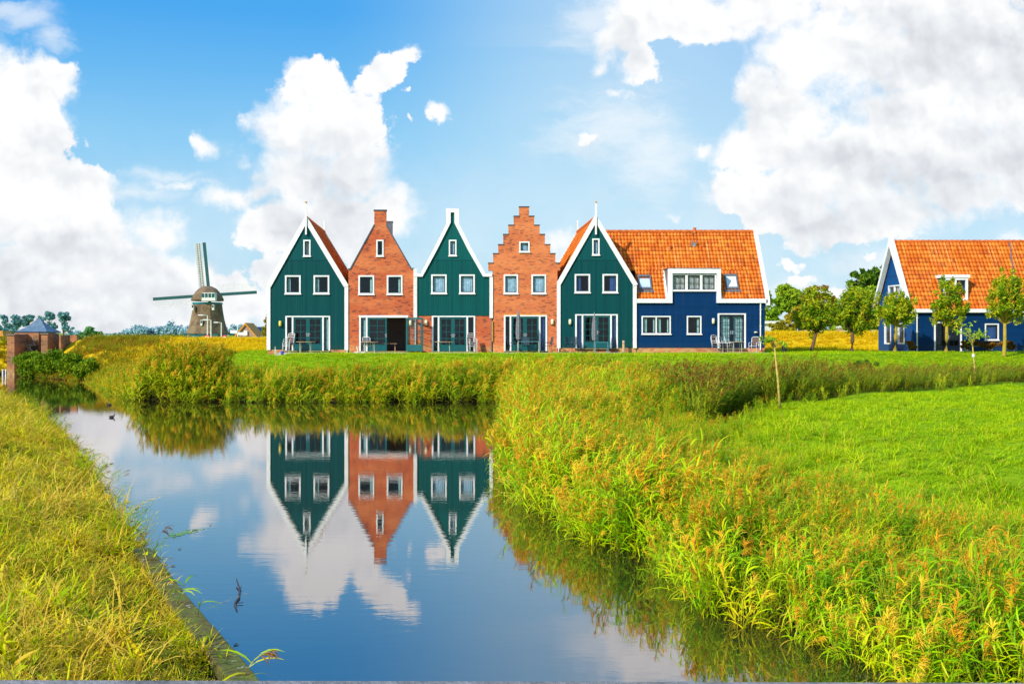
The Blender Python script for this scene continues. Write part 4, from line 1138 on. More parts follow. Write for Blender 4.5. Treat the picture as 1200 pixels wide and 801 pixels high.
dq = MB().prism_x([(yfd, dz0), (yfd, dz1), (onr(dz1)+.1, dz1)], dx0, dx0+.1).prism_x([(yfd, dz0), (yfd, dz1), (onr(dz1)+.1, dz1)], dx1-.1, dx1).build('dormer', 'blue2', G_)
MB().box(dx0-.12, dx1+.12, yfd-.12, onr(dz1)+.3, dz1, dz1+.22).build('dormer_roof', 'white', dq)
fr_ = frame_mb(dx0, dx1, dz0, dz1-.003, .16, yfd-.06, yfd+.06, [(dx0+dx1)/2], (), .1).build('dormer_window', 'white', dq)
MB().box(dx0+.16, dx1-.16, yfd+.0, yfd+.01, dz0+.16, dz1-.16).build('dormer_pane', 'glass_clear', dq)
MB().tube([(rx(1190.5)+.2, onr(evz+.9)-.12, evz+.9), (rx(1194.5)+.85, rdg-.05, rdz+.12)], .05, 6).build('roof_seam', 'lead', G_)

# patios
def patio(px0, px1, d=2.3, yf=F, off=0.0):
    MB().box(fx(px0), fx(px1), yf-d, yf-.02, GZ-.25, GZ+.05).build('patio_paving', 'paving', bevel=.01).__setitem__('kind', 'structure')
patio(329, 388); patio(414, 481); patio(505, 560); patio(578, 655); patio(656, 727); patio(836, 895)

# ------------------------------------------------------------------ garden furniture
def make_chair(label, frame='chair_white', weave='rattan'):
    c = thing('garden_chair', label, 'garden chair', (0, 0, 0), 'garden chairs on the patios')
    fr = MB(); r = .017
    for s in (-1, 1):
        x = s*.25
        fr.tube([(x, .26, 0), (x, .22, .42), (x, .34, .98)], r, 7)
        fr.tube([(x, -.26, 0), (x, -.24, .62), (x, -.16, .66), (x, .25, .66)], r, 7)
    fr.tube([(-.25, .34, .98), (-.15, .36, 1.03), (.15, .36, 1.03), (.25, .34, .98)], r, 7)
    fr.tube([(-.25, -.22, .43), (.25, -.22, .43)], r*.8, 6); fr.tube([(-.25, .22, .43), (.25, .22, .43)], r*.8, 6)
    fr.build('frame', frame, c, smooth=True)
    st = MB()
    for k in range(9): st.box(-.235, .235, -.22+k*.049, -.22+k*.049+.04, .435, .452)
    st.build('seat', weave, c)
    b = MB()
    for k in range(11):
        z = .50+k*.045; y = .235+(z-.42)*.21
        b.quad((-.235, y, z), (.235, y, z), (.235, y+.008, z+.038), (-.235, y+.008, z+.038))
    b.build('backrest', weave, c)
    return c
chair0 = make_chair('pale-framed brown chair left of the table at the leftmost green house, lowest of its stack')
chair_s = make_chair('x', 'chair_white', 'chair_grey'); chair_d = make_chair('x', 'chair_dark', 'chair_dark')
PZ = GZ+.05
chair0.location = (fx(337.5)*.985, F-1.1, PZ); chair0.rotation_euler = (0, 0, R(-25))
def at(px, dy): return ((px-CX)/FPX*(F-dy), F-dy, PZ)
Q = [
 (chair0, 338.0, 1.05, -25, .12, 'upper brown chair nested on the chair beside the lamp of the leftmost green house'),
 (chair0, 338.4, 1.00, -25, .24, 'topmost brown chair of the small stack at the leftmost green house'),
 (chair_s, 431, 1.2, 168, 0, 'grey chair with white tube frame before the house with the open door'),
 (chair0, 553, 1.2, 20, 0, 'lowest brown chair of the stack right of the door of the spouted green house'),
 (chair0, 553.3, 1.14, 20, .12, 'middle brown chair of the stack at the spouted green house'),
 (chair0, 553.6, 1.08, 20, .24, 'top brown chair of the stack at the spouted green house'),
 (chair_d, 600.5, 1.1, 75, 0, 'dark blue chair at the left end of the glass table by the stepped gable'),
 (chair_d, 616, .7, 0, 0, 'dark chair behind the glass table before the stepped gable'),
 (chair_d, 641.5, 1.1, -80, 0, 'dark chair at the right end of the glass table before the stepped gable'),
 (chair_d, 669, 1.4, 60, 0, 'dark chair left of the door of the green house beside the navy house'),
 (chair_d, 676, 1.0, 20, 0, 'dark low chair close to the door frame of the green house beside the navy house'),
 (chair0, 840.5, 1.2, 35, 0, 'brown chair furthest left on the patio of the navy house'),
 (chair0, 840.9, 1.14, 35, .12, 'brown chair nested on the leftmost chair of the navy house patio'),
 (chair0, 849.5, 1.5, 60, 0, 'tilted brown chair just left of the round table at the navy house'),
 (chair0, 855.5, 1.3, 75, 0, 'brown chair tucked against the round table at the navy house'),
 (chair0, 883.5, 1.3, -35, 0, 'single brown chair at the right end of the navy house patio, beside the downpipe'),
]
first_s = first_d = True
for src, px, dy, rzz, dzz, lab in Q:
    p = at(px, dy); p = (p[0], p[1], p[2]+dzz)
    if src is chair_s and first_s: first_s = False; src.location = p; src.rotation_euler = (0, 0, R(rzz)); src['label'] = lab
    elif src is chair_d and first_d: first_d = False; src.location = p; src.rotation_euler = (0, 0, R(rzz)); src['label'] = lab
    else: dup(src, p, R(rzz), lab)
def make_table(label, px, dy, w=.62, top='wood_top', leg='leg_green', rnd=True, h=.72, dep=.6):
    loc = at(px, dy)
    t_ = thing('garden_table', label, 'garden table', loc, 'garden tables on the patios')
    x, y, z = loc
    if rnd: MB().lathe([(w-.02, h-.035), (w, h-.02), (w, h-.005), (w-.02, h)], loc, 28, 1, .8).build('tabletop', top, t_)
    else: MB().box(x-w, x+w, y-dep/2, y+dep/2, z+h-.03, z+h).build('tabletop', top, t_, bevel=.005)
    for sx in (-1, 1):
        for sy in (-1, 1):
            lx = x+sx*w*(.52 if rnd else .94); ly = y+sy*(.25 if rnd else dep*.44)
            MB().tube([(lx+sx*.03, ly, z), (lx, ly, z+h-.036)], .021, 7).build('leg', leg, t_)
    return t_
make_table('round pale wooden table before the leftmost dark green house', 358, 1.4)
make_table('round pale wooden table in front of the open glazed door', 433, 1.6, .58)
make_table('round pale wooden table before the green house with the white spout', 520.5, 1.5, .64)
make_table('long blue glass table under the closed parasol of the stepped gable house', 619, 1.2, .72, 'tglass', 'leg_green', False, .74)
make_table('small glass table beside the parasol at the green house next to the navy house', 704.5, 1.3, .42, 'tglass', 'tglass', False, .70)
make_table('round pale wooden table at the glazed door of the navy house', 863, 1.4, .50)
def parasol(label, px, dy, zt, zb):
    x, y, z = at(px, dy)
    p = thing('closed_parasol', label, 'parasol', (x, y, z), 'closed parasols')
    top = fz(zt); bot = fz(zb)
    mb = MB(); n = 14; L = top-bot
    prof = [(.03, 0), (.12, .05), (.15, .25*L), (.13, .6*L), (.09, .85*L), (.025, L)]
    for r_, h_ in prof:
        for k in range(n):
            a = 2*PI*k/n; rr_ = r_*(1+.22*(k % 2))
            mb.v.append((x+rr_*math.cos(a), y+rr_*math.sin(a), bot+h_))
    for i in range(len(prof)-1):
        for k in range(n):
            q = i*n; mb.f.append((q+k, q+(k+1) % n, q+n+(k+1) % n, q+n+k))
    mb.build('canopy', 'parasol', p)
    MB().tube([(x, y, z), (x, y, top+.12)], .022, 8).build('pole', 'metal', p)
    MB().lathe([(.26, 0), (.26, .05), (.06, .08), (.04, .25)], (x, y, z), 18).build('base', 'concrete', p)
    MB().lathe([(.15, 0), (.165, .02), (.15, .05)], (x, y, bot+L*.28), 14).build('strap', 'lead', p)
    return p
parasol('closed grey parasol by the door of the stepped gable house', 607.5, 1.5, 365, 398)
parasol('closed dark grey parasol by the door of the green house beside the navy house', 696.5, 1.5, 368.5, 399)
x, y, z = at(421, 2.1)
pb = thing('parasol_base', 'white cross-shaped parasol foot lying before the house with the open door', 'parasol base', (x, y, z))
MB().box(x-.35, x+.35, y-.06, y+.06, z, z+.06).box(x-.06, x+.06, y-.35, y-.061, z, z+.06).box(x-.06, x+.06, y+.061, y+.35, z, z+.06).build('foot', 'white_worn', pb)
MB().tube([(x-.1, y, z+.06), (x-.16, y, z+.42)], .03, 8).build('tube', 'white_worn', pb)
# small things on the lawn
x, y = WX(331, F-2.2), F-2.2; z = float(height([x], [y])[0])
o = thing('watering_can', 'small blue plastic can lying on the lawn before the leftmost green house', 'watering can', (x, y, z))
MB().lathe([(.13, 0), (.14, .03), (.13, .2), (.07, .24)], (x, y, z), 12).build('body', 'bluething', o)
MB().tube([(x-.12, y, z+.06), (x-.34, y, z+.14)], [.03, .015], 8).build('spout', 'bluething', o)
MB().tube([(x+.06, y, z+.23), (x+.2, y, z+.26), (x+.22, y, z+.08), (x+.13, y, z+.05)], .012, 6).build('handle', 'bluething', o)
x = WX(322.5, F-1); z = float(height([x], [F-1])[0])
o = MB().tube([(x, F-1, z-.05), (x, F-1, z+.52)], .022, 6).tube([(x-.1, F-1, z+.3), (x+.1, F-1, z+.3)], .014, 6).build('garden_stake', 'white_worn'); tag(o, 'thin white cross stake at the left corner of the leftmost green house', 'stake')
x = fx(729.3); o = thing('wooden_bollard', 'pale wooden bollard at the right side of the green house beside the navy house', 'bollard', (x, F-.5, GZ))
MB().lathe([(.085, -.1), (.085, .78), (.07, .84)], (x, F-.5, GZ), 12).build('post', 'wood_top', o)
MB().lathe([(.088, .62), (.088, .68)], (x, F-.5, GZ), 12).build('band', 'timber', o)
x = WX(919, F); o = thing('litter_bin', 'small black bin on the lawn right of the navy house', 'bin', (x, F, GZ))
MB().lathe([(.13, -.05), (.16, .42)], (x, F, GZ), 12).build('body', 'black', o)
MB().lathe([(.18, .42), (.17, .48), (.05, .52)], (x, F, GZ), 12).build('lid', 'black', o)
xb = rx(1137); zb = float(height([xb], [RF-1.2])[0])
o = thing('garden_bench', 'low pale blue bench against the bright blue house', 'bench', (xb, RF-1.2, zb))
MB().box(xb-.95, xb+.95, RF-1.4, RF-1.0, zb+.38, zb+.44).build('seat', 'tglass', o)
for s in (-1, 1): MB().box(xb+s*.85-.04, xb+s*.85+.04, RF-1.38, RF-1.02, zb, zb+.38).build('leg', 'white_worn', o)

# ------------------------------------------------------------------ trees
def leaf_cloud(rng, blobs, n, size, sub=9, fill=.30, flat=.7, rmax=1.05):
    """blobs: (cx,cy,cz,rx,ry,rz). Leaves gathered in sub-clumps near the surface"""
    vol = np.array([b[3]*b[4]*b[5] for b in blobs])**.75; pr_ = vol/vol.sum()
    cents = []
    for b, p in zip(blobs, pr_):
        k = max(5, int(sub*len(blobs)*p*1.0)+4)
        for _ in range(k):
            d = rng.normal(0, 1, 3); d /= np.linalg.norm(d); r = rng.uniform(.2, rmax)**.6
            cents.append((b[0]+d[0]*r*b[3], b[1]+d[1]*r*b[4], b[2]+d[2]*r*b[5], fill*min(b[3], b[5])*rng.uniform(.6, 1.25)))
    cents = np.array(cents)
    w = cents[:, 3]**2; ci = rng.choice(len(cents), n, p=w/w.sum())
    g = rng.normal(0, 1, (n, 3)); g /= np.linalg.norm(g, axis=1)[:, None]; rad = rng.uniform(0, 1, n)**.45*1.25
    P = cents[ci, :3]+g*(rad*cents[ci, 3])[:, None]*np.array([1, 1, flat])
    a = rng.normal(0, 1, (n, 3)); a[:, 2] -= .3; a /= np.linalg.norm(a, axis=1)[:, None]
    b_ = np.cross(a, rng.normal(0, 1, (n, 3))); b_ /= np.linalg.norm(b_, axis=1)[:, None]
    s = size*rng.uniform(.55, 1.3, n)[:, None]
    V = np.stack([P-a*s, P+b_*s*.42, P+a*s, P-b_*s*.42], 1).reshape(-1, 3)
    return V, cents
def tree(name, label, cat, x, y, z0, blobs_px, Y=None, leaf=None, bark='bark', n=5000, size=.11, r0=.12, trunk_top=None, group=None, lean=0, sub=10, fill=.32, yscale=.9, seed=1, nbr=26, flat=.7, rmax=1.05):
    """blobs_px: (px, py, half-width px, half-height px)"""
    Y = Y or y; rng = np.random.default_rng(seed)
    k = Y/FPX
    bl = [(WX(a, Y), y+rng.uniform(-.15, .15)*w*k, WZ(b, Y), w*k, w*k*yscale, h*k) for a, b, w, h in blobs_px]
    root = thing(name, label, cat, (x, y, z0), group)
    V, cents = leaf_cloud(rng, bl, n, size, sub, fill, flat, rmax)
    V = V-np.array([x, y, z0])
    me = bpy.data.meshes.new('crown'); me.vertices.add(len(V)); me.vertices.foreach_set('co', V.ravel())
    me.loops.add(len(V)); me.loops.foreach_set('vertex_index', np.arange(len(V), dtype=np.int32))
    me.polygons.add(n); me.polygons.foreach_set('loop_start', (np.arange(n)*4).astype(np.int32)); me.update(calc_edges=True)
    me.materials.append(leaf); c = bpy.data.objects.new('crown', me); COL.objects.link(c); c.parent = root
    tt = trunk_top if trunk_top is not None else min(b[2]-b[5]*.5 for b in bl)
    cx_ = sum(b[0] for b in bl)/len(bl)
    top = Vector((x+lean, y, tt)); mb = MB()
    mid = Vector((x+lean*.35+r0*.3, y, (z0+tt)/2))
    mb.tube([(x, y, z0-.15), (x+lean*.05, y, z0+.12), mid, top], [r0*1.35, r0, r0*.85, r0*.72], 9)
    sel = rng.choice(len(cents), min(nbr, len(cents)), replace=False)
    for i in sel:
        e = Vector(cents[i, :3]); m_ = top.lerp(e, .5)+Vector((rng.normal(0, .1), rng.normal(0, .1), .12*(e-top).length*.5))
        mb.tube([top-Vector((0, 0, rng.uniform(0, .25)*(tt-z0)*.3)), m_, e], [r0*.42, r0*.2, r0*.05], 5)
    mb.build('trunk', bark, root, smooth=True)
    return root
lf_dark = leaf_mat('leaf_dark_green', [(.1, (.03, .10, .01)), (.45, (.09, .21, .012)), (.7, (.20, .32, .015)), (.95, (.40, .38, .02))], .25, 'island', .5, None, .8)
lf_pol = leaf_mat('leaf_pollard', [(.1, (.05, .16, .006)), (.38, (.18, .34, .008)), (.6, (.46, .52, .012)), (.9, (.80, .56, .02))], .3, 'island', .5, None, 1.1)
lf_light = leaf_mat('leaf_light_green', [(.1, (.10, .24, .01)), (.45, (.28, .46, .02)), (.75, (.50, .60, .03)), (.95, (.68, .64, .05))], .3, 'island', .6, None, .5)
lf_red = leaf_mat('leaf_rust', [(.1, (.16, .09, .02)), (.45, (.36, .17, .03)), (.7, (.30, .26, .03)), (.95, (.52, .26, .05))], .25, 'island', .6, None, .5)
lf_yel = leaf_mat('leaf_yellow_green', [(.1, (.16, .16, .01)), (.45, (.40, .34, .015)), (.75, (.58, .44, .02)), (.95, (.45, .22, .02))], .3, 'island', .6, None, .5)
lf_teal = leaf_mat('leaf_hazy_teal', [(.1, (.09, .26, .28)), (.5, (.18, .40, .42)), (.9, (.32, .56, .54))], .1, 'island', .9, None, .1)  # distance haze put into the colour of this leaf and the next two
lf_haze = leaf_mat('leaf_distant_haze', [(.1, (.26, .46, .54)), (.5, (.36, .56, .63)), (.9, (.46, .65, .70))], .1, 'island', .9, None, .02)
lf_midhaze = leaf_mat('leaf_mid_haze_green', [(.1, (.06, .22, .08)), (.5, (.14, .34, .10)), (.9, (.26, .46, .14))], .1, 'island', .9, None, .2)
lf_hedge = leaf_mat('leaf_copper_hedge', [(.1, (.08, .03, .008)), (.5, (.22, .10, .012)), (.8, (.40, .20, .02)), (.95, (.25, .22, .02))], .2, 'island', .6, None, 1.0)
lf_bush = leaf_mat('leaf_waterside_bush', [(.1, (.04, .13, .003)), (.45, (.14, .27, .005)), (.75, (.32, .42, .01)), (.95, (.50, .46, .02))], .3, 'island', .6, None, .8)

def gz_at(x, y): return float(height(np.array([x]), np.array([y]))[0])
def ptree(px, Y, *a, **k):
    x = WX(px, Y); return x, Y, gz_at(x, Y)
GP = 'pollarded trees on the lawn by the blue house'
def pollard(label, pxt, Y, blobs, bark, seed, lean=0, top=None, n=5200, r0=.13):
    x = WX(pxt, Y)
    tree('pollarded_tree', label, 'tree', x, Y, gz_at(x, Y), blobs, Y, lf_pol, bark, int(n*.92), .115, r0, top, GP, lean, 30, .22, .9, seed, 46, 1.5, 1.7)
pollard('small round tree with a bent dark trunk, left tree before the yellow dike', 951, 76, [(956, 366, 17, 20), (949, 372, 14, 13), (964, 372, 13, 14), (957, 348, 9, 12)], 'bark', 21, .35, WZ(389, 76), 6400)
pollard('wide round tree with straight dark trunk before the dike, beside the blue gable', 998, 75, [(1003, 362, 22, 20), (990, 369, 13, 15), (1017, 367, 13, 16), (1004, 345, 12, 13)], 'bark', 22, 0.05, WZ(388, 75), 8500, .15)
pollard('round tree with a yellow trunk in front of the blue gable wall', 1048.5, 72.5, [(1049, 364, 17, 15), (1040, 366, 10, 11), (1061, 360, 9, 13), (1050, 350, 9, 8)], 'bark_yellow', 23, .05, WZ(381, 72.5), 5200)
pollard('spreading tree with a yellow trunk before the white dormer of the blue house', 1108.5, 71.5, [(1112, 352, 14, 18), (1104, 366, 14, 12), (1120, 368, 14, 12), (1112, 332, 8, 11)], 'bark_yellow', 24, .05, WZ(382, 71.5), 5200)
pollard('rightmost yellow-trunked tree on the lawn, reaching the frame edge', 1176.5, 71.5, [(1180, 345, 17, 17), (1174, 362, 14, 13), (1192, 360, 14, 14), (1180, 328, 10, 12)], 'bark_yellow', 25, .05, WZ(378, 71.5), 6400)
# saplings with pale stems
def sapling(label, pxb, pyb, pxt, pyt, Y, blobs, seed, band=False):
    x, z = WX(pxb, Y), gz_at(WX(pxb, Y), Y)
    xt, zt = WX(pxt, Y), WZ(pyt, Y)
    root = thing('sapling', label, 'sapling', (x, Y, z), 'young saplings on the mound')
    rng = np.random.default_rng(seed); k = Y/FPX
    mb = MB().tube([(x, Y, z-.2), ((x*.6+xt*.4)+.01, Y, z*.6+zt*.4), (xt, Y, zt)], [.045, .036, .02], 8)
    bl = [(WX(a, Y), Y, WZ(b, Y), w*k, w*k, h*k) for a, b, w, h in blobs]
    V, cents = leaf_cloud(rng, bl, 150, .075, 5, .5)
    for c_ in cents[:16]: mb.tube([(xt+rng.normal(0, .01), Y, zt-rng.uniform(0, .35)), tuple(Vector((xt, Y, zt)).lerp(Vector(c_[:3]), .5)+Vector((0, 0, .03))), tuple(c_[:3])], [.012, .008, .003], 5)
    mb.build('trunk', 'sapling', root, smooth=True)
    lm = MB(); lm.v = [tuple(v) for v in V]; lm.f = [tuple(range(4*i, 4*i+4)) for i in range(len(V)//4)]
    lm.build('crown', lf_light, root)
    if band: MB().lathe([(.055, 0), (.055, .12)], ((x+xt)/2-.02, Y, z+(zt-z)*.62), 10).build('tree_tie', 'white', root)
sapling('slender sapling with a bare yellow stem on the ditch edge, nearest the navy house', 914.5, 478, 907, 401, 34.6, [(905, 398, 12, 6), (917, 404, 8, 5), (896, 399, 6, 4)], 31)
sapling('sapling with a pale stem and white tie in front of the bright blue house', 1143.5, 453, 1139, 398, 44.5, [(1139, 392, 14, 10), (1133, 385, 9, 9), (1150, 395, 9, 6), (1140, 378, 5, 5)], 32, True)

# trees behind
GB = 'background trees behind the yellow dike'
def back(label, pxt, Y, blobs, leaf, seed, n=4200, size=.26, name='broadleaf_tree', group=GB, r0=.2, sub=12, fill=.34, z0=1.6, bark='bark', **k):
    x = WX(pxt, Y); tree(name, label, 'tree' if 'tree' in name else 'bush', x, Y, gz_at(x, Y) if z0 is None else z0, blobs, Y, leaf, bark, n, size, r0, None, group, 0, sub, fill, .8, seed, 16, **k)
back('airy light green tree right behind the end of the navy house', 899, 118, [(897, 352, 9, 12), (900, 370, 12, 14), (893, 340, 6, 6)], lf_light, 41, 3600)
back('broad pale green tree between the navy house and the rust coloured tree', 925, 124, [(923, 345, 14, 11), (932, 352, 12, 12), (916, 358, 12, 12), (938, 342, 6, 6)], lf_light, 42, 5200)
back('rust and green tree rising above the left pollarded tree', 958, 122, [(955, 344, 10, 12), (965, 350, 10, 13), (951, 362, 14, 18), (970, 368, 10, 14)], lf_red, 43, 5400)
back('yellow-green tree between the two pollarded trees', 975, 130, [(973, 367, 11, 17), (984, 372, 10, 12)], lf_yel, 44, 3000)
back('tall dark green tree rising beside the blue gable', 1018, 115, [(1018, 324, 13, 10), (1030, 318, 10, 9), (1006, 330, 11, 10), (1026, 340, 15, 17), (1040, 350, 12, 24)], lf_dark, 45, 7500, .24)
back('light green tree behind the wide round tree', 1012, 112, [(1010, 348, 17, 14), (1022, 362, 15, 18), (998, 360, 10, 14)], lf_light, 46, 5600)
back('dark green tree hugging the left side of the blue gable', 1030, 108, [(1026, 375, 18, 15), (1038, 366, 12, 20), (1010, 382, 14, 9)], lf_dark, 47, 5200)
back('yellow bush on the dike crest next to the navy house', 912, 104, [(912, 384, 11, 6), (922, 382, 8, 7)], lf_yel, 48, 2400, .16, 'yellow_bush', r0=.06, z0=2.9)
back('brown-green bush on the dike crest behind the pair of small trees', 936, 106, [(936, 374, 13, 15), (945, 382, 10, 9)], lf_yel, 49, 3000, .18, 'brown_bush', r0=.08, z0=2.9)
back('low green bush behind the white signpost', 978, 108, [(975, 380, 14, 9), (992, 376, 9, 10)], lf_light, 50, 2600, .17, 'green_bush', r0=.07, z0=2.9)
back('slim yellow-green tree at the left edge of the terrace', 312, 112, [(312, 388, 4, 9), (313, 376, 3, 9), (314, 367, 2, 5)], lf_yel, 51, 1500, .16, 'slender_tree', None, .07)
# hazy far trees left
GH_ = 'hazy trees on the horizon at the left'
for i, (px, bl, lab, tn) in enumerate([
  (6, [(6, 376, 5, 9), (10, 388, 7, 8), (3, 386, 6, 8)], 'hazy blue-green tree at the left frame edge', 1400),
  (19, [(19, 377, 5.5, 8), (18, 387, 3.5, 6)], 'hazy round-topped tree left of the pavilion roof', 1300),
  (34, [(33, 373, 6, 5), (28, 378, 4, 5)], 'hazy tree showing behind the left slope of the pavilion roof', 1100),
  (57, [(58, 372, 5, 7.5), (60, 383, 5, 7), (49, 374, 4, 4)], 'taller hazy tree right behind the pavilion roof', 1700),
  (74, [(74, 373, 6.5, 8), (77, 384, 5, 6), (84, 387, 4, 5)], 'tall hazy tree standing apart right of the pavilion', 1700)]):
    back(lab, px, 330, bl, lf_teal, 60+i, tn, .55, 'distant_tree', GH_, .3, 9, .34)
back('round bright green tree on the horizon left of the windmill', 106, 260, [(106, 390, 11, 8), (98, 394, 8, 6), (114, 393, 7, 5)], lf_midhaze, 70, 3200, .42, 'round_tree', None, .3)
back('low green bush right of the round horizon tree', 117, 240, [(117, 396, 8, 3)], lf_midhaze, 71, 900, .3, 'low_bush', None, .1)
def treeline(name, label, spans, Y, seed):
    rng = np.random.default_rng(seed); k = Y/FPX; bl = []
    for a, b, t_ in spans:
        x_ = a
        while x_ < b:
            w = rng.uniform(4, 8); h = t_*rng.uniform(.6, 1.05); bl.append((WX(x_, Y), Y+rng.uniform(-8, 8), WZ(398-h*.5, Y), w*k, w*k, h*.55*k)); x_ += w*1.1
    V, _ = leaf_cloud(rng, bl, 260*len(bl), 1.3, 12, .5)
    n = len(V)//4
    me = bpy.data.meshes.new(name); me.vertices.add(len(V)); me.vertices.foreach_set('co', V.ravel())
    me.loops.add(len(V)); me.loops.foreach_set('vertex_index', np.arange(len(V), dtype=np.int32))
    me.polygons.add(n); me.polygons.foreach_set('loop_start', (np.arange(n)*4).astype(np.int32)); me.update(calc_edges=True)
    me.materials.append(lf_haze); o = bpy.data.objects.new(name, me); COL.objects.link(o); tag(o, label, 'woods', kind='stuff')
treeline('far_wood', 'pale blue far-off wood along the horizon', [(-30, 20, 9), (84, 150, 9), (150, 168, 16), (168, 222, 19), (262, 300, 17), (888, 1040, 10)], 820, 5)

# copper hedge against the blue house (one clipped run) and bushes by the sluice
for i, (px, w, lab) in enumerate([(1136, 11, 'copper-brown hedge bush left of the yellow-trunked tree at the blue house'), (1157, 13, 'copper-brown hedge bush under the square window of the blue house'), (1184, 13, 'rightmost copper-brown hedge bush along the blue house'), (1066, 6, 'small copper bush at the corner of the blue house')]):
    x = WX(px, 74.6); tree('copper_bush', lab, 'bush', x, 74.6, gz_at(x, 74.6), [(px, 403.5, w, 5.5)], 74.6, lf_hedge, 'bark', 1600 if w > 7 else 600, .09, .04, None, 'copper bushes along the blue house', 0, 10, .45, .35, 80+i, 10)
for i, (px, py, w, h, Y, lab) in enumerate([(36, 424, 14, 13, 86.5, 'leafy green bush in front of the brick sluice pier'), (58, 424, 15, 12, 84, 'leafy green bush right of the sluice, at the middle of the row'), (82, 426, 14, 10, 81, 'rounded green bush at the waterside right of the sluice'), (101, 430, 12, 9, 78.5, 'rightmost green bush of the waterside row')]):
    x = WX(px, Y); tree('waterside_bush', lab, 'bush', x, Y, gz_at(x, Y), [(px, py, w*1.1, h), (px-w*.6, py+3, w*.7, h*.75), (px+w*.4, py+2, w*.6, h*.75), (px-w*.3, 437, w*.6, 6), (px+w*.4, 437, w*.6, 6)], Y, lf_bush, 'bark', 6500, .12, .06, None, 'green bushes along the water by the sluice', 0, 18, .50, .6, 90+i, 14)
x = WX(1010, 57.5); tree('willow_bush', 'low dark green willow bush rising above the brown ditch reeds', 'bush', x, 57.5, gz_at(x, 57.5), [(1006, 430, 17, 7), (1018, 427, 12, 7)], 57.5, lf_dark, 'bark', 2600, .09, .04, None, None, 0, 12, .35, .5, 99, 14)

# ------------------------------------------------------------------ windmill
MY = 245.0
def mx(px): return WX(px, MY)
def mz(py): return WZ(py, MY)
W = thing('windmill', 'thatched smock windmill with dark green sails behind the dike', 'windmill', (mx(243), MY, 1.6))
mc = (mx(243.3), MY, 0)
MB().lathe([(mx(265.5)-mx(243.3), 1.2), (mx(265.5)-mx(243.3), mz(389.5))], mc, 8).build('base', 'mill_teal', W)
body = [(24.6, 391), (24.2, 389.5), (21.6, 382), (19.6, 374), (18, 365), (16.9, 356)]
MB().lathe([(w*MY/FPX, mz(p)) for w, p in body], mc, 8).build('body', 'thatch', W)
MB().lathe([(17.6*MY/FPX, mz(356.5)), (17.8*MY/FPX, mz(354.4))], mc, 8).build('collar', 'mill_teal', W)
cap = MB()
prof = [(1.0, 352.5), (1.03, 351), (.93, 347), (.76, 342), (.55, 338), (.30, 335.6), (.06, 334.8)]
cap.lathe([(w*18.3*MY/FPX, mz(p)) for w, p in prof], (mx(242.6), MY+.5, 0), 20, 1, 1.25)
cp_ = cap.build('cap', 'thatch', W, smooth=True)
yc = MY-3.55
gb = MB().prism([(mx(241), mz(353)), (mx(257), mz(353)), (mx(256), mz(343.6)), (mx(242), mz(343.6))], yc-.6, yc+1.5).build('cap_front', 'white_worn', cp_)
for k in range(4): MB().box(mx(241.2+k*3.9), mx(244.2+k*3.9), yc-.66, yc-.61, mz(349), mz(344.4)).build('cap_window', 'mill_green', cp_)
for (px, py) in ((230, 361), (253.5, 361), (240.8, 379)):
    rr_ = [b for b in body]
    yw = MY-np.interp(-py, [-391, -382, -374, -365, -356], [24.2, 21.6, 19.6, 18, 16.9])*MY/FPX*.95
    wv = MB().box(mx(px)-.22, mx(px)+.22, yw-.35, yw+.8, mz(py)-.5, mz(py)+.75).build('window', 'white_worn', W)
    MB().box(mx(px)-.15, mx(px)+.15, yw-.37, yw-.352, mz(py)+.05, mz(py)+.65).build('pane', 'black', wv)
for k in range(3):
    MB().box(mx(222+k*15), mx(231+k*15), MY-4.62, MY-4.55, 1.8, mz(390.6)).build('door', 'mill_green', W)
hub = Vector((mx(239.0), MY+5.2, mz(344.8)))
hb = MB().tube([hub+Vector((0, -3, .3)), hub+Vector((0, .8, -.1))], .35, 10).build('windshaft', 'black', W)
for k, (ang, Ls) in enumerate(((95.5, 12.4), (184.0, 13.2), (3.6, 11.2), (274.5, 12.4))):
    a = R(ang); d = Vector((math.cos(a), 0, math.sin(a))); s = Vector((-math.sin(a), 0, math.cos(a)))
    if k == 1: s = s        # lattice trails on the same side of every sail
    sb = MB()
    def qd(u0, u1, v0, v1, y0, y1, mb):
        c = [hub+d*u+s*v for u, v in ((u0, v0), (u1, v0), (u1, v1), (u0, v1))]
        b = len(mb.v); mb.v += [(p.x, y0, p.z) for p in c]+[(p.x, y1, p.z) for p in c]
        mb.f += [tuple(b+i for i in q) for q in ((0,1,2,3),(7,6,5,4),(0,4,5,1),(1,5,6,2),(2,6,7,3),(3,7,4,0))]
    qd(.2, Ls, -.36, .36, hub.y, hub.y+.22, sb)
    so = sb.build('sail', 'mill_green', W)
    lt = MB()
    for v in (.75, 1.25, 1.8, 2.25): qd(2.0, Ls-.05, v, v+.07, hub.y+.05, hub.y+.12, lt)
    for j in range(20):
        u = 2.0+(Ls-2.1)*j/19; qd(u, u+.07, .52, 2.3, hub.y+.125, hub.y+.18, lt)
    lt.build('sail_lattice', 'white_worn', so)
    if k == 0:
        cl_ = MB(); qd(1.6, Ls-.1, .9, 2.1, hub.y+.2, hub.y+.23, cl_); cl_.build('sail_cloth', 'curtain_grey', so)

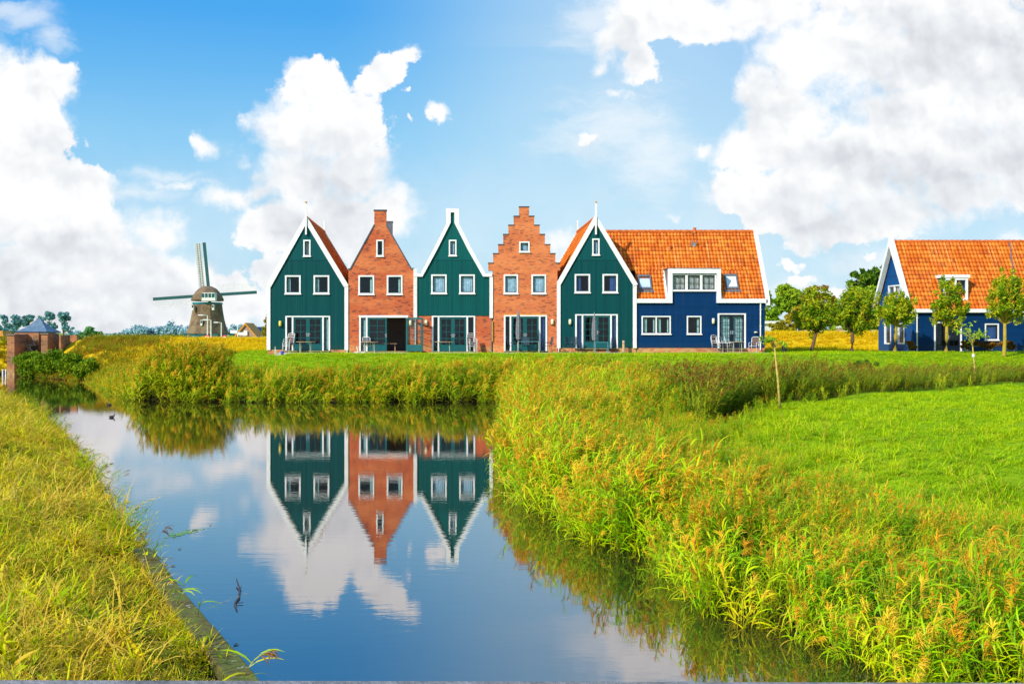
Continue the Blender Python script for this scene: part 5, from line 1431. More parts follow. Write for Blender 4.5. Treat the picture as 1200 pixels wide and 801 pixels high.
# brick house by the mill, with neighbour
hy = 200.0
def hx(px): return WX(px, hy)
def hz(py): return WZ(py, hy)
b1 = thing('brick_cottage', 'pinkish brick cottage with an orange edged gable beside the windmill', 'house', (hx(288), hy, 1.6))
MB().prism([(hx(272), 1.4), (hx(304), 1.4), (hx(304), hz(397)), (hx(287.5), hz(379.5)), (hx(272), hz(397))], hy, hy+8).build('wall', 'farbrick', b1)
MB().prism([(hx(271), hz(398)), (hx(287.5), hz(378)), (hx(304.5), hz(398)), (hx(303), hz(398.5)), (hx(287.5), hz(380.5)), (hx(273), hz(398.5))], hy-.3, hy+8.2).build('roof', 'clay', b1)
MB().box(hx(286), hx(290), hy-.35, hy-.302, hz(393), hz(387)).build('window', 'white_worn', b1)
b2 = thing('slate_roofed_house', 'house with a dark blue roof and white verge right of the brick cottage', 'house', (hx(303), hy+14, 1.6))
MB().box(hx(292)*1.07, hx(316)*1.07, hy+14, hy+22, 1.4, 2.9).build('wall', 'farbrick', b2)
MB().prism_x([(hy+13.6, WZ(397, 214)), (hy+18, WZ(382.8, 218)), (hy+22.5, WZ(397, 214)), (hy+18, WZ(384, 218))], hx(290)*1.07, hx(308.5)*1.07).build('roof', 'slate_dark', b2)
MB().prism([(hx(299.5)*1.03, hz(392.5)), (hx(305)*1.03, hz(384)), (hx(306.2)*1.03, hz(384.4)), (hx(301)*1.03, hz(392.8))], hy+13, hy+13.3).build('barge_board', 'white', b2)

# street lamps, signs, people behind the dike
def lamp(label, px, py0, pa, Y):
    x = WX(px, Y); zt = WZ(py0, Y)
    o = thing('street_lamp', label, 'street lamp', (x, Y, 1.6), 'street lamps before the windmill')
    MB().tube([(x, Y, 1.5), (x, Y, zt), (WX(pa, Y)+.3, Y, zt+.05)], [.11, .08, .06], 8).build('pole', 'white_worn', o)
    MB().box(WX(pa, Y)-.35, WX(pa, Y)+.4, Y-.12, Y+.12, zt-.02, zt+.14).build('lamp_head', 'chair_white', o)
lamp('tallest white street lamp before the windmill, arm to the left', 243.2, 369.5, 235, 160)
lamp('white street lamp just right of the tallest one, before the windmill', 247.3, 375, 240, 168)
lamp('white street lamp at the right flank of the windmill', 259.4, 378, 253, 175)
def roundsign(label, px, py, Y):
    x, z = WX(px, Y), WZ(py, Y)
    o = thing('round_road_sign', label, 'road sign', (x, Y, 2.0), 'round red-rimmed road signs before the windmill')
    MB().tube([(x, Y, 1.8), (x, Y, z)], .04, 6).build('post', 'metal', o)
    def disc(r, y0, y1, nm, mt):
        mb = MB(); n = 20
        for yy in (y0, y1): mb.v += [(x+r*math.cos(2*PI*k/n), yy, z+r*math.sin(2*PI*k/n)) for k in range(n)]
        mb.f = [tuple(range(n)), tuple(range(2*n-1, n-1, -1))]+[(k, n+k, n+(k+1) % n, (k+1) % n) for k in range(n)]
        mb.build(nm, mt, o)
    disc(.40, Y-.06, Y-.03, 'red_rim', 'red'); disc(.27, Y-.075, Y-.063, 'white_disc', 'white')
roundsign('round white sign with red rim at the foot of the tallest street lamp', 242.8, 396.6, 115)
roundsign('round white sign with red rim at the right foot of the windmill', 263, 396.8, 115)
def fingerpost(label, px, Y, arms, ptop):
    x = WX(px, Y); o = thing('signpost', label, 'signpost', (x, Y, 2.0), 'white direction signposts')
    MB().tube([(x, Y, 1.6), (x, Y, WZ(ptop, Y))], .06, 8).build('post', 'white_worn', o)
    for a, b, c, d, mt in arms: MB().box(WX(a, Y), WX(b, Y), Y-.10, Y-.062, WZ(d, Y), WZ(c, Y)).build('sign_board', mt, o)
fingerpost('white signpost with boards on both sides between windmill and cottage', 278.6, 120, [(270, 278.3, 386.8, 390.4, 'white'), (279, 290, 389.2, 392.4, 'white')], 381)
fingerpost('white and pink signpost behind the yellow dike between the two dark-trunked trees', 983, 105, [(979, 985.8, 381.6, 384, 'white_worn'), (979.5, 987, 385, 387.6, 'farbrick'), (968, 991.5, 387.8, 389.2, 'white')], 381)
x = WX(949, 106); o = MB().tube([(x, 106, 3.0), (x, 106, WZ(382, 106))], .05, 7).lathe([(.09, 0), (.09, .08)], (x, 106, WZ(382, 106)), 8).build('white_post', 'white_worn'); tag(o, 'thin white post on the dike behind the left dark-trunked tree', 'post')
x0_, x1_ = WX(896, 110), WX(914, 110)
o = thing('low_shed', 'low shed with a white flat roof beyond the dike beside the navy house', 'shed', (x0_, 110, 1.6))
MB().box(x0_, x1_-.3, 110, 113, 1.5, WZ(379, 110)).build('wall', 'white_worn', o); MB().box(x0_-.2, x1_, 109.7, 113.3, WZ(379, 110), WZ(376, 110)).build('roof', 'white', o)

def person(label, px, Y, h, top, bottom, seated=False, group=None):
    x = WX(px, Y); z = crest(np.array([x]))[0]-.05 if Y < 97 else 2.3
    z = float(z)
    vs = [(0,0,.92),(0,0,1.15),(0,0,1.38),(0,0,1.5),(0,0,1.62),(0,0,1.74),
          (-.1,0,.88),(-.11,-.02,.48),(-.12,0,.06),(-.12,-.14,.03),(.1,0,.88),(.11,-.02,.48),(.12,.02,.06),(.12,-.12,.03),
          (-.2,0,1.4),(-.25,.02,1.14),(-.22,-.06,.9),(.2,0,1.4),(.25,.02,1.14),(.22,-.06,.9)]
    ed = [(0,1),(1,2),(2,3),(3,4),(4,5),(0,6),(6,7),(7,8),(8,9),(0,10),(10,11),(11,12),(12,13),(2,14),(14,15),(15,16),(2,17),(17,18),(18,19)]
    rs = [.14,.13,.15,.06,.095,.07,.09,.065,.045,.04,.09,.065,.045,.04,.055,.042,.032,.055,.042,.032]
    s = h/1.78
    me = bpy.data.meshes.new('person'); me.from_pydata([(a*s, b*s, c*s) for a, b, c in vs], ed, [])
    o = bpy.data.objects.new('person', me); COL.objects.link(o); o.location = (x, Y, z)
    md = o.modifiers.new('Skin', 'SKIN'); 
    for v, r_ in zip(me.skin_vertices[0].data if me.skin_vertices else [], rs): v.radius = (r_*s, r_*s)
    if not me.skin_vertices:
        pass
    o.modifiers.new('Sub', 'SUBSURF').levels = 1; o.modifiers['Sub'].render_levels = 1
    m, nt = new_mat('clothes_'+top); t = NT(nt); sp_ = t.n('ShaderNodeSeparateXYZ', inp={0: t.pos()})
    zc = sp_.outputs[2]
    c = t.mixc(t.math('GREATER_THAN', zc, .92*s), M_COL[bottom], M_COL[top]); c = t.mixc(t.math('GREATER_THAN', zc, 1.53*s), c, (.55, .33, .24)); c = t.mixc(t.math('GREATER_THAN', zc, 1.69*s), c, (.08, .05, .03))
    n_ = t.noise(t.pos(), 12, 3)
    t.out(t.bsdf(t.mixc(t.math('MULTIPLY', n_, .3), c, (.1, .1, .1)), .8)); me.materials.append(m)
    tag(o, label, 'person')
    return o
M_COL = {'pink': (.85, .20, .25), 'red': (.75, .04, .05), 'dark': (.03, .04, .08), 'pale': (.7, .5, .5)}
# small figures on the far track: they stand behind the crest so only the upper body shows
for lab, px, Y, h, a, b in (('person in a pink top walking behind the dike, left of the windmill', 148.3, 135, 1.75, 'pink', 'pale'), ('person in a red top behind the dike between two other walkers', 164.3, 150, 1.7, 'red', 'dark'), ('person in dark clothes behind the dike nearest the windmill', 175.3, 155, 1.7, 'dark', 'dark')):
    o = person(lab, px, Y, h, a, b)
    o.location.z = {148.3: 1.65, 164.3: 1.45, 175.3: 1.35}[px]
    o['group'] = 'walkers behind the dike'

# ------------------------------------------------------------------ sluice
SY = 92.0
def sx(px): return WX(px, SY)
def sz(py): return WZ(py, SY)
S = thing('brick_sluice', 'old brown brick sluice with dark timber braces at the end of the water', 'sluice', (sx(40), SY, 0))
MB().box(WX(8, 88.8), WX(17, 88.8), SY-3.2, SY-.2, -1.5, sz(392.5)).build('pier', 'oldbrick', S, bevel=.03)
MB().box(WX(48, 89.4), WX(56, 89.4), SY-2.6, SY-.2, -1.5, sz(391.5)).build('pier', 'oldbrick', S, bevel=.03)
MB().box(WX(69, 89.6), WX(71.4, 89.6), SY-2.4, SY-.2, -.5, sz(392.5)).build('pier', 'oldbrick', S, bevel=.02)
MB().box(sx(19.5), sx(48), SY-.5, SY+.3, -1.5, sz(390)).build('back_wall', 'oldbrick', S)
MB().box(sx(19.8), sx(47.8), SY-.62, SY-.503, -1.5, sz(404.5)).box(sx(56), sx(68.8), SY-.4, SY+.1, -.5, sz(392)).build('gate', 'timber_dark', S)
br = MB()
for a, b, c, d in ((21, 430, 34, 405), (34, 405, 47, 415), (24, 404, 46, 404), (26, 396, 27, 404), (43, 396, 44, 404), (25, 424, 40, 405), (47, 430, 38, 405)):
    br.tube([(sx(a), SY-.75, sz(b)), (sx(c), SY-.75, sz(d))], .09, 6)
br.build('brace', 'timber', S)
br = MB()
for px in (59, 61.5, 64): br.tube([(sx(px), SY-.5, sz(407)), (sx(px), SY-.5, sz(401.5))], .06, 6)
br.build('bars', 'white_worn', S)
MB().box(WX(7.5, 88.8), WX(17.8, 88.8), SY-3.3, SY-.15, sz(392.5)+.002, sz(391.3)).box(WX(47.3, 89.4), WX(56.8, 89.4), SY-2.7, SY-.15, sz(391.5)+.002, sz(390.3)).build('coping', 'timber', S)
MB().box(sx(71), sx(87), SY+.6, SY+1, 1.0, sz(392.4)).build('low_wall', 'oldbrick', S)
K = thing('pavilion', 'small brick pavilion with a blue-grey hipped slate roof on top of the sluice', 'pavilion', (sx(37.5), SY+1, sz(391)))
MB().box(sx(21), sx(53), SY+.32, SY+2.6, 1.0, sz(388.6)).build('wall', 'oldbrick', K)
ex0, ex1, ey0, ey1 = sx(18.5), sx(56), SY-.2, SY+3.1
ez, rzz_ = sz(388.4), sz(373.2)
MB().box(ex0, ex1, ey0, ey1, ez-.12, ez).build('eaves', 'black', K)
hp = MB(); ym = (ey0+ey1)/2; mxx = sx(38); kx0, kx1 = sx(26.5), sx(49.5); kz = sz(383.5)
b_ = [(ex0+.02, ey0+.02, ez+.002), (ex1-.02, ey0+.02, ez+.002), (ex1-.02, ey1-.02, ez+.002), (ex0+.02, ey1-.02, ez+.002), (kx0, ey0+.85, kz), (kx1, ey0+.85, kz), (kx1, ey1-.85, kz), (kx0, ey1-.85, kz), (mxx-.12, ym, rzz_), (mxx+.12, ym, rzz_)]
hp.v = b_; hp.f = [(0,1,5,4),(1,2,6,5),(2,3,7,6),(3,0,4,7),(4,5,9,8),(5,6,9),(6,7,8,9),(7,4,8)]
hp.build('roof', 'slate', K)
# fence and orange object at far left
o = thing('wooden_railing', 'sloping wooden railing on the grass bank at the left frame edge', 'railing', (sx(0), SY-2, 1))
MB().tube([(sx(-14), SY-2, sz(418)), (sx(8), SY-2, sz(401))], .07, 6).build('rail', 'timber', o)
for px, py in ((-8, 414), (-1, 408.5), (6, 403)): MB().tube([(sx(px), SY-2, sz(py)-.9), (sx(px), SY-2, sz(py)+.05)], .06, 6).build('post', 'timber', o)
o = thing('orange_roofed_hut', 'orange-roofed hut cut by the left frame edge', 'hut', (WX(-2, 115), 115, 2.0))
MB().box(WX(-10, 115), WX(4, 115), 115, 117, 1.4, WZ(394, 115)).build('wall', 'ochre', o)
MB().prism([(WX(-11, 115), WZ(394, 115)), (WX(5, 115), WZ(394, 115)), (WX(3.5, 115), WZ(387.5, 115)), (WX(-9, 115), WZ(387.5, 115))], 114.8, 117.2).build('roof', 'clay', o)
for px in (3.2, 6.8):
    x = WX(px, 86); o = MB().tube([(x, 86, -.4), (x, 86, WZ(433.5, 86))], .06, 7).lathe([(.08, 0), (.05, .06)], (x, 86, WZ(433.5, 86)), 7).build('mooring_post', 'white_worn')
    tag(o, ('left' if px < 5 else 'right')+' one of the two pale posts in the water before the sluice', 'post', 'mooring posts in the water')

# ------------------------------------------------------------------ water's edge, near
mb = MB()
def edge_pt(t_): return Vector((.1, 6.2, 0)).lerp(Vector((-4.75, 17.0, 0)), t_)
dirv = (edge_pt(1)-edge_pt(0)).normalized(); nv = Vector((dirv.y, -dirv.x, 0))     # to the water side
nseg = 12
for k in range(nseg):
    a = edge_pt(k/nseg)+dirv*.01; b = edge_pt((k+1)/nseg)-dirv*.01
    j = .012*math.sin(k*5.3); o_ = -.04
    c = [a-nv*.34, a+nv*o_, b+nv*o_, b-nv*.34]
    q = len(mb.v); mb.v += [(p.x, p.y, -.5) for p in c]+[(p.x, p.y, .13+j*1.8-(.015 if i in (1, 2) else 0)) for i, p in enumerate(c)]
    mb.f += [tuple(q+i for i in f_) for f_ in ((0,3,2,1),(4,5,6,7),(0,1,5,4),(1,2,6,5),(2,3,7,6),(3,0,4,7))]
em, nt = new_mat('mossy_revetment'); t = NT(nt); p = t.pos()
n1 = t.noise(p, 3.2, 6, .7); n2 = t.noise(p, 16, 5, .7); n3 = t.noise(p, 5.5, 5, .75)
c = t.ramp(n1, [(.3, (.05, .035, .012)), (.45, (.14, .11, .02)), (.6, (.14, .19, .010)), (.75, (.22, .22, .06))])
c = t.mixc(t.sstep(n3, .60, .68), c, (.66, .68, .62)); c = t.mixc(t.math('MULTIPLY', n2, .5), c, (.12, .10, .02))
t.out(t.bsdf(c, .95, t.bump(t.math('ADD', n2, n1), .8, .03)))
o = mb.build('revetment', em, bevel=.02); tag(o, 'low mossy concrete edging with white lichen along the near left bank', 'edging')

def stalk(name, label, base, tip, lean, seed, leaves, plume=True, wide=.016, az0=0.0):
    rng = random.Random(seed); rb = Ribbons(); b = Vector(base); tp = Vector(tip); m_ = b.lerp(tp, .5)+Vector((-lean, 0, .12))
    pts = [b*(1-u)**2+m_*2*u*(1-u)+tp*u*u for u in [i/9 for i in range(10)]]
    for sd in (Vector((0, 1, 0)), Vector((.6, 0, .8))): rb.ribbon(pts, [.007]*8+[.004, .002], sd, [.6]*10, 2)
    for k in range(leaves):
        u = .25+.6*k/leaves; i = int(u*9); az = az0+rng.gauss(0, .7)+(PI if k % 3 == 1 else 0)
        pp = leaf_curve(pts[i], az, rng.uniform(.2, .9), rng.uniform(.25, .42), rng.uniform(.8, 1.6)); sd = Vector((-math.sin(az), math.cos(az), rng.uniform(-.6, .6))).normalized()
        rb.ribbon(pp, [wide*.5, wide, wide*.9, wide*.6, .001], sd, [.8]*5, 0)
    if plume:
        for k in range(22):
            az = az0+rng.gauss(0, .5); pp = leaf_curve(pts[7]+(pts[9]-pts[7])*rng.random(), az, rng.uniform(-.4, .5), rng.uniform(.08, .16), 1.3, 4)
            rb.ribbon(pp, [.003, .009, .007, .002], Vector((-math.sin(az), math.cos(az), rng.uniform(-.5, .5))).normalized(), [1]*4, 1)
    o = rb.build(name, [reed_leaf, plume_brown, reed_stem]); COL.objects.link(o); tag(o, label, 'reed', 'single reed stalks at the near water edge')
Yb = 9.9
stalk('reed_stalk', 'lone reed stalk with a drooping brown plume bending over the bottom edge of the water', (WX(284, 10.4), 10.4, .05), (WX(318, 9.8), 9.8, WZ(762, 9.8)), .12, 3, 6, True, .013)
stalk('reed_stalk', 'green reed shoot leaning over the water halfway along the mossy edging', (WX(212, 13.5), 13.4, .1), (WX(224, 13.0), 13.0, WZ(676, 13.0)), .05, 5, 7, False, .014)
stalk('reed_stalk', 'small thin plant rising from the mossy edging just below the reed shoot', (WX(232, 12.9), 12.9, .1), (WX(240, 12.6), 12.6, WZ(702, 12.6)), .02, 8, 5, False, .009)
stalk('reed_stalk', 'dark seeding dock stalk sticking out over the water where the edging begins', (WX(178, 15.5), 15.5, .2), (WX(194, 15.2), 15.2, WZ(617, 15.2)), .03, 11, 3, True, .007)
# floating twig and leaves
def wp(px, py): Y = FPX*CAMZ/(py-CY); return Vector((WX(px, Y), Y, 0))
tw = [wp(277, 683), wp(281, 692), wp(280, 701), wp(275, 708), wp(278, 716)]
mb = MB().tube([p+Vector((0, 0, .012+.05*(i == 0))) for i, p in enumerate(tw)], [.008, .016, .018, .014, .006], 7)
mb.tube([tw[1]+Vector((0, 0, .015)), wp(283, 689)+Vector((0, 0, .03))], .006, 5); mb.tube([tw[3]+Vector((0, 0, .015)), wp(285, 707)+Vector((0, 0, .02))], .006, 5)
tag(mb.build('twig', 'twig'), 'bent dark twig floating in the open water', 'twig')
for i, (px, py, s_, lab) in enumerate([(203, 663, .06, 'dark floating leaf closest to the reed shoot on the left edge'), (211, 643, .05, 'left one of two floating leaves beside the left bank'), (228, 621, .07, 'dark leaf floating at the tip of the green weed streak'), (277, 755, .05, 'tiny dark leaf floating below the twig'), (131, 543, .09, 'thin floating leaf in the bright cloud reflection'), (247, 615, .04, 'small leaf floating furthest right on the left side of the pond')]):
    p = wp(px, py); mb = MB(); n = 8
    s_ *= .42; mb.v = [(p.x+s_*1.6*math.cos(2*PI*k/n), p.y+s_*math.sin(2*PI*k/n), .006+.006*(k % 3)) for k in range(n)]; mb.f = [tuple(range(n))]
    tag(mb.build('floating_leaf', 'floatleaf'), lab, 'leaf', 'leaves floating on the pond')
a, b = wp(198, 628), wp(230, 621); mb = MB(); rr2 = random.Random(4)
for k in range(160):
    u = rr2.random(); p = a.lerp(b, u)+Vector((rr2.gauss(0, .05), rr2.gauss(0, .13), .004)); s_ = rr2.uniform(.008, .03)
    mb.quad((p.x-s_, p.y, .005), (p.x, p.y-s_, .006), (p.x+s_, p.y, .005), (p.x, p.y+s_, .007))
M['weed'] = pmat('duckweed_green', (.22, .42, .06), .7, .3, 20, .1)
tag(mb.build('duckweed', 'weed'), 'thin streak of green weed floating on the water', 'duckweed', kind='stuff')

def duck(label, px, py, head):
    p = wp(px, py)
    o = thing('duck', label, 'duck', tuple(p), 'ducks swimming on the pond')
    vs = [(-.22,0,.08),(-.12,0,.06),(0,0,.065),(.11,0,.07),(.16,0,.14),(.17,0,.20),(.235,0,.195)]
    mb = MB(); mb.tube([(p.x+head*v[0], p.y, v[2]) for v in vs], [.015, .065, .09, .06, .035, .042, .01], 12); mb.build('body', 'duck', o, smooth=True); o.scale = (.62,)*3
    for k in (-1, 1): MB().tube([(p.x-head*.17, p.y+k*.05, .10), (p.x+head*.02, p.y+k*.075, .11), (p.x+head*.08, p.y+k*.06, .08)], [.01, .035, .01], 8).build('wing', 'bark', o, smooth=True)
duck('dark duck swimming in the bright reflection, nearer of the two', 131, 489, 1)
duck('dark duck farther back near the reed bank', 128, 474.5, -1)

# bridge railing underfoot: only the top of the rail enters the frame
o = thing('bridge', 'grey timber bridge rail crossing the bottom edge of the picture', 'bridge', (0, 0, 2.0))
zr = CAMZ-1.2*(799.6-CY)/FPX
mb = MB(); q = [(-4, 1.0), (5, 1.0), (5, 1.163), (-4, 1.240)]
mb.v = [(a, b, zr-.08) for a, b in q]+[(a, b, zr) for a, b in q]; mb.f = [(0,3,2,1),(4,5,6,7),(0,1,5,4),(1,2,6,5),(2,3,7,6),(3,0,4,7)]
mb.build('handrail', 'timber_grey', o)
for x in (-3.5, -1.8, 0, 1.8, 3.5): MB().box(x-.05, x+.05, 1.04, 1.14, 2.0, zr-.082).build('post', 'timber_grey', o)
mb = MB()
for k in range(16): mb.box(-5, 6, -1.3+k*.155, -1.3+k*.155+.145, 1.92, 2.0)
mb.build('deck', 'timber', o)

# ------------------------------------------------------------------ sky
world = bpy.data.worlds.new('World'); sc.world = world; world.use_nodes = True
nt = world.node_tree; nt.nodes.clear(); t = NT(nt)
SUN = Vector((-.62, -.60, .56)).normalized()
elev = math.asin(SUN.z); rot = math.atan2(SUN.x, SUN.y)
sky = t.n('ShaderNodeTexSky', sky_type='NISHITA', sun_disc=False, sun_elevation=elev, sun_rotation=rot, altitude=0, air_density=1.0, dust_density=.6, ozone_density=2.0)
g = t.n('ShaderNodeTexCoord').outputs['Generated']
sp = t.n('ShaderNodeSeparateXYZ', inp={0: g})
yy = t.math('MAXIMUM', sp.outputs[1], .06)
u = t.math('DIVIDE', sp.outputs[0], yy); v = t.math('DIVIDE', sp.outputs[2], yy)
# sky coordinates in units of 100 photo pixels
U = t.math('ADD', t.math('MULTIPLY', u, 12.5), 5.28); V = t.math('SUBTRACT', 3.90, t.math('MULTIPLY', v, 12.5))
uv = t.n('ShaderNodeCombineXYZ', inp={0: U, 1: V}).outputs[0]
wc = t.n('ShaderNodeTexNoise', noise_dimensions='2D', inp={'Vector': uv, 'Scale': 1.6, 'Detail': 5, 'Roughness': .6}).outputs[1]
wv = t.n('ShaderNodeVectorMath', operation='MULTIPLY_ADD', inp={0: wc, 1: (.38, .34, 0), 2: uv}).outputs[0]
uvw = t.n('ShaderNodeVectorMath', operation='ADD', inp={0: wv, 1: (-.19, -.17, 0)}).outputs[0]
def field(blobs, vec, sm=.22, dist=False):
    """union of soft ellipses on the sky; dist: roughly a distance to the rim, so small clouds fray as much as big ones"""
    acc = None
    for cx_, cy_, rx_, ry_ in blobs:
        q = t.n('ShaderNodeVectorMath', operation='MULTIPLY_ADD', inp={0: vec, 1: (100/rx_, 100/ry_, 0), 2: (-cx_/rx_, -cy_/ry_, 0)}).outputs[0]
        l = t.n('ShaderNodeVectorMath', operation='LENGTH', inp={0: q}).outputs['Value']
        if dist:
            k_ = min(1.0, 1.25*(min(rx_, ry_)/60)**.6)
            l = t.math('MULTIPLY', t.math('SUBTRACT', l, 1.0), k_)
        acc = l if acc is None else t.math('SMOOTH_MIN', acc, l, sm)
    return t.math('MULTIPLY', acc, -1.0) if dist else t.math('SUBTRACT', 1.0, acc)
clouds = [(130,392,260,36),(20,350,140,60),(-10,110,70,75),(50,100,48,42),(40,150,52,45),(0,230,110,80),(70,230,75,50),(110,285,80,55),(150,320,70,50),(60,330,140,80),(205,335,60,40),(260,352,50,34),(300,366,50,26),(120,375,200,34),(190,275,40,30),
          (362,105,50,38),(345,150,62,48),(395,150,62,60),(350,205,62,45),(420,200,52,52),(450,245,42,50),(385,262,70,48),(330,265,62,42),(345,320,60,30),(470,235,24,26),(400,330,60,30),
          (245,172,26,15),(285,195,8,8),(215,216,46,9),(270,232,44,16),(300,225,30,14),(455,78,32,20),(440,95,24,16),(480,62,20,12),(513,138,20,11),(483,103,6,7),(476,140,5,8),
          (760,8,80,42),(820,20,75,35),(725,40,40,42),(745,75,34,26),(705,78,10,10),(720,112,22,13),(688,156,20,9),(738,95,14,9),(900,10,90,45),
          (895,95,38,30),(875,110,26,24),(940,70,70,60),(1000,60,110,80),(1090,60,130,90),(1190,80,110,110),(930,150,70,60),(880,175,42,30),(865,225,46,34),(910,235,70,45),(1000,190,120,80),(1100,180,120,80),(1190,180,80,70),(960,265,80,28),(940,285,36,16),(1040,250,110,36),(1045,140,70,50),(1060,130,50,40),(1130,225,100,36),(1080,20,160,60),(1190,225,60,28),
          (822,176,17,10),(790,254,13,6),(655,285,30,18),(975,345,26,9),(928,312,16,12),(1080,275,40,8),(1195,282,25,10),(645,275,14,8),(940,330,14,7),(1015,300,14,5)]
wisps = [(35,20,50,22),(60,45,34,20),(10,10,40,16),(650,300,60,16),(930,340,70,18),(1120,290,60,10),(200,205,60,12),(700,20,60,50),(160,225,60,14),(720,150,100,60),(640,330,60,20),(1060,310,100,16),(760,180,60,80)]
fld = field(clouds, uvw, .10, True)
def n2d(vec, scale, det, rough):
    return t.n('ShaderNodeTexNoise', noise_dimensions='2D', inp={'Vector': vec, 'Scale': scale, 'Detail': det, 'Roughness': rough}).outputs[0]
def puff(vec, scale, sm=.6):
    return t.n('ShaderNodeTexVoronoi', voronoi_dimensions='2D', feature='SMOOTH_F1', inp={'Vector': vec, 'Scale': scale, 'Detail': 2.0, 'Roughness': .5, 'Smoothness': sm}).outputs['Distance']
def wob(scale, amp, det=3):
    c_ = t.n('ShaderNodeTexNoise', noise_dimensions='2D', inp={'Vector': uv, 'Scale': scale, 'Detail': det, 'Roughness': .6}).outputs[1]
    return t.n('ShaderNodeVectorMath', operation='MULTIPLY_ADD', inp={0: c_, 1: (amp, amp, 0), 2: uv}).outputs[0]
fine = wob(6.0, .12, 4)
nA = n2d(uv, 1.9, 6, .60)
pf = puff(fine, 3.0)
frag = n2d(uvw, 4.5, 6, .62)
dens = t.math('ADD', fld, t.math('ADD', t.math('MULTIPLY', t.math('SUBTRACT', nA, .5), .60), t.math('ADD', t.math('MULTIPLY', t.math('SUBTRACT', .42, pf), .22), t.math('MULTIPLY', t.math('SUBTRACT', frag, .5), .55))))
softn = t.sstep(n2d(uv, .75, 2, .5), .38, .62)
soft = t.math('MULTIPLY_ADD', softn, .50, .11)
alpha = t.sstep(t.math('DIVIDE', t.math('ADD', dens, .04), soft), -.25, 1.0)
wsp = field(wisps, uvw, .3)
sv_ = t.n('ShaderNodeMapping', inp={'Vector': uvw, 'Rotation': (0, 0, R(35)), 'Scale': (.6, 2.0, 1)}).outputs[0]
nW = n2d(sv_, 1.5, 7, .65)
walpha = t.math('MULTIPLY', t.sstep(t.math('ADD', t.math('MULTIPLY', wsp, .6), nW), .42, 1.15), .55)
alpha_f = t.math('MAXIMUM', alpha, walpha)
veil = t.math('MULTIPLY', t.sstep(V, .6, 4.1), t.math('MULTIPLY', n2d(uv, .7, 5, .6), .62))
alpha_f = t.math('SUBTRACT', 1.0, t.math('MULTIPLY', t.math('SUBTRACT', 1.0, alpha_f), t.math('SUBTRACT', 1.0, veil)))
# relief: broad billows lit from the upper right, fine puffs on top of them
big = n2d(uvw, 1.15, 3, .5)
o1 = t.n('ShaderNodeVectorMath', operation='ADD', inp={0: uvw, 1: (.10, -.16, 0)}).outputs[0]
o2 = t.n('ShaderNodeVectorMath', operation='ADD', inp={0: fine, 1: (.04, -.07, 0)}).outputs[0]
rel = t.math('ADD', t.math('MULTIPLY', t.math('SUBTRACT', big, n2d(o1, 1.15, 3, .5)), 1.15), t.math('ADD', t.math('MULTIPLY', t.math('SUBTRACT', puff(o2, 3.0), pf), .22), t.math('MULTIPLY', t.math('SUBTRACT', frag, .5), .07)))
greys = [(965,262,110,30),(1100,212,150,44),(1000,235,80,34),(1150,45,110,60),(1080,70,60,34),(985,185,44,22),(385,225,70,46),(425,190,44,40),(350,255,60,26),(60,368,210,44),(150,355,140,30),(-10,320,90,50),(70,290,90,26),(380,285,80,30),(900,120,28,26),(1170,180,90,34),(330,310,80,26),(30,180,70,26),(740,55,36,24),(1040,120,50,24)]
gf = field(greys, uvw, .35)
gr = t.sstep(t.math('ADD', gf, t.math('MULTIPLY', t.math('SUBTRACT', n2d(uvw, .9, 5, .55), .5), .9)), -1.15, 1.15)
core = t.sstep(dens, .10, .75)
br_ = t.math('SUBTRACT', t.math('ADD', 1.02, t.math('MULTIPLY', rel, .50)), t.math('MULTIPLY', t.math('MULTIPLY', gr, t.math('MULTIPLY_ADD', core, .5, .5)), .27), clamp=True)
ccol = t.ramp(br_, [(.25, (.40, .44, .50)), (.50, (.52, .56, .61)), (.72, (.68, .71, .755)), (.88, (.84, .86, .885)), (1.0, (.96, .965, .97))])
ccol = t.n('ShaderNodeVectorMath', operation='SCALE', inp={0: ccol, 3: 1.06}).outputs[0]
# clear sky: nishita pushed to the photograph's azure
tint = t.ramp(t.n('ShaderNodeMapRange', inp={0: sp.outputs[2], 1: -.02, 2: .45}).outputs[0], [(0, (.60, .83, .97)), (.2, (.42, .75, .97)), (.42, (.23, .62, .97)), (.65, (.065, .42, .94)), (1, (.035, .35, .91))])
side = t.sstep(t.math('ABSOLUTE', t.math('SUBTRACT', U, 6.9)), 3.2, .3)
tint = t.mixc(t.math('MULTIPLY', side, .50), tint, (.56, .84, .99))
gx_s = t.math('SUBTRACT', U, 9.0); gy_s = t.math('SUBTRACT', V, .55)
rad = t.math('SQRT', t.math('ADD', t.math('MULTIPLY', gx_s, gx_s), t.math('MULTIPLY', gy_s, gy_s)))
ang = t.math('ARCTAN2', gy_s, gx_s)
ray = t.n('ShaderNodeTexNoise', noise_dimensions='1D', inp={'W': t.math('MULTIPLY', ang, 4.0), 'Scale': 1.0, 'Detail': 1.5, 'Roughness': .55}).outputs[0]
glow = t.math('MULTIPLY', t.sstep(rad, 4.2, .3), t.math('MULTIPLY_ADD', t.math('MULTIPLY', t.sstep(ray, .34, .70), t.sstep(rad, 1.2, 2.2)), .26, .26))
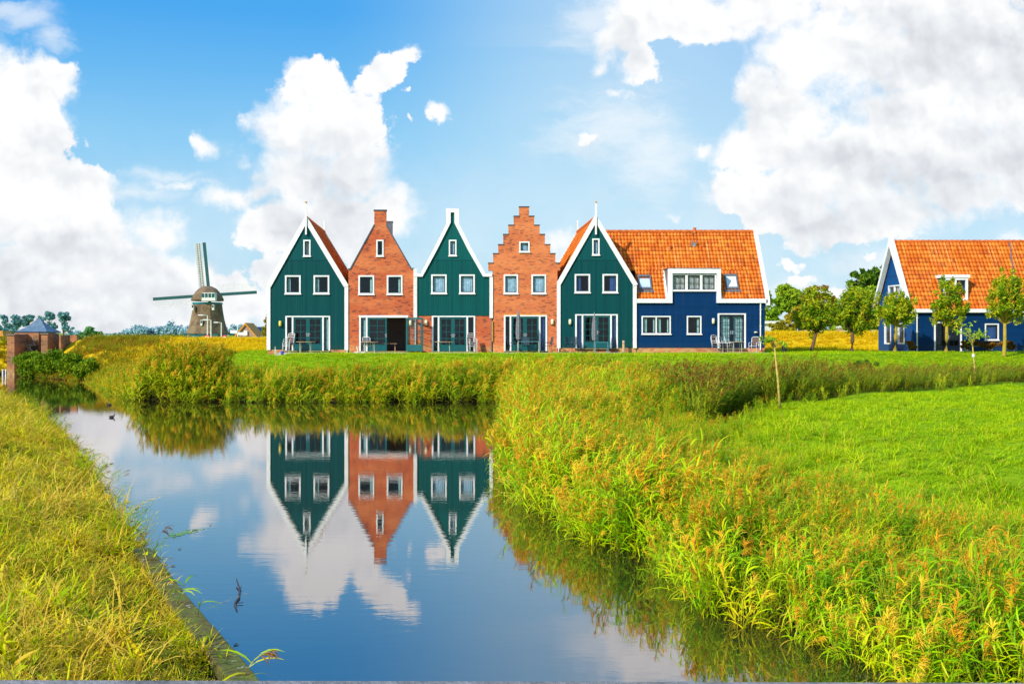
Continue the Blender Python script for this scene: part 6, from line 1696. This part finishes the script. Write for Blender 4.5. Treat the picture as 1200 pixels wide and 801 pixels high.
tint = t.mixc(glow, tint, (.90, .96, 1.0))
nsk = t.n('ShaderNodeVectorMath', operation='SCALE', inp={0: sky.outputs[0], 3: .10}).outputs[0]
skyc = t.mixc(.88, nsk, tint)
# behind the camera: plain broken cloud
nb_ = t.noise(g, 2.2, 7, .6)
ab = t.sstep(nb_, .44, .62)
fy = t.sstep(sp.outputs[1], .03, .16)
al = t.n('ShaderNodeMix', data_type='FLOAT', inp={0: fy, 2: ab, 3: alpha_f}).outputs[0]
cc = t.mixc(fy, (.66, .70, .78), ccol)
fin = t.mixc(al, skyc, cc)
bg = t.n('ShaderNodeBackground', inp={'Color': fin, 'Strength': 1.0})
ow = t.n('ShaderNodeOutputWorld'); nt.links.new(bg.outputs[0], ow.inputs['Surface'])

sl_ = bpy.data.lights.new('sun', 'SUN'); sl_.energy = 4.9; sl_.angle = R(.8); sl_.color = (1.0, .95, .86)
so = bpy.data.objects.new('sun', sl_); COL.objects.link(so); so.rotation_euler = SUN.to_track_quat('Z', 'Y').to_euler(); so.location = (-40, -30, 50)

cam = bpy.data.cameras.new('camera'); cam.sensor_width = 36; cam.lens = 37.5; cam.shift_x = .06; cam.shift_y = -.00875
cam.clip_start = .05; cam.clip_end = 12000
co = bpy.data.objects.new('camera', cam); COL.objects.link(co); co.location = (0, 0, CAMZ); co.rotation_euler = (R(90), 0, 0)
sc.camera = co
sc.view_settings.view_transform = 'Standard'; sc.view_settings.look = 'None'; sc.view_settings.exposure = 0; sc.view_settings.gamma = 1
sc.render.engine = 'CYCLES'
sc.cycles.max_bounces = 7; sc.cycles.diffuse_bounces = 3; sc.cycles.glossy_bounces = 4; sc.cycles.transmission_bounces = 4; sc.cycles.transparent_max_bounces = 12
sc.cycles.sample_clamp_indirect = 6
sc.cycles.use_denoising = True
try:
    sc.cycles.denoiser = 'OPENIMAGEDENOISE'; sc.cycles.denoising_input_passes = 'RGB_ALBEDO_NORMAL'; sc.cycles.denoising_prefilter = 'ACCURATE'
except Exception: pass
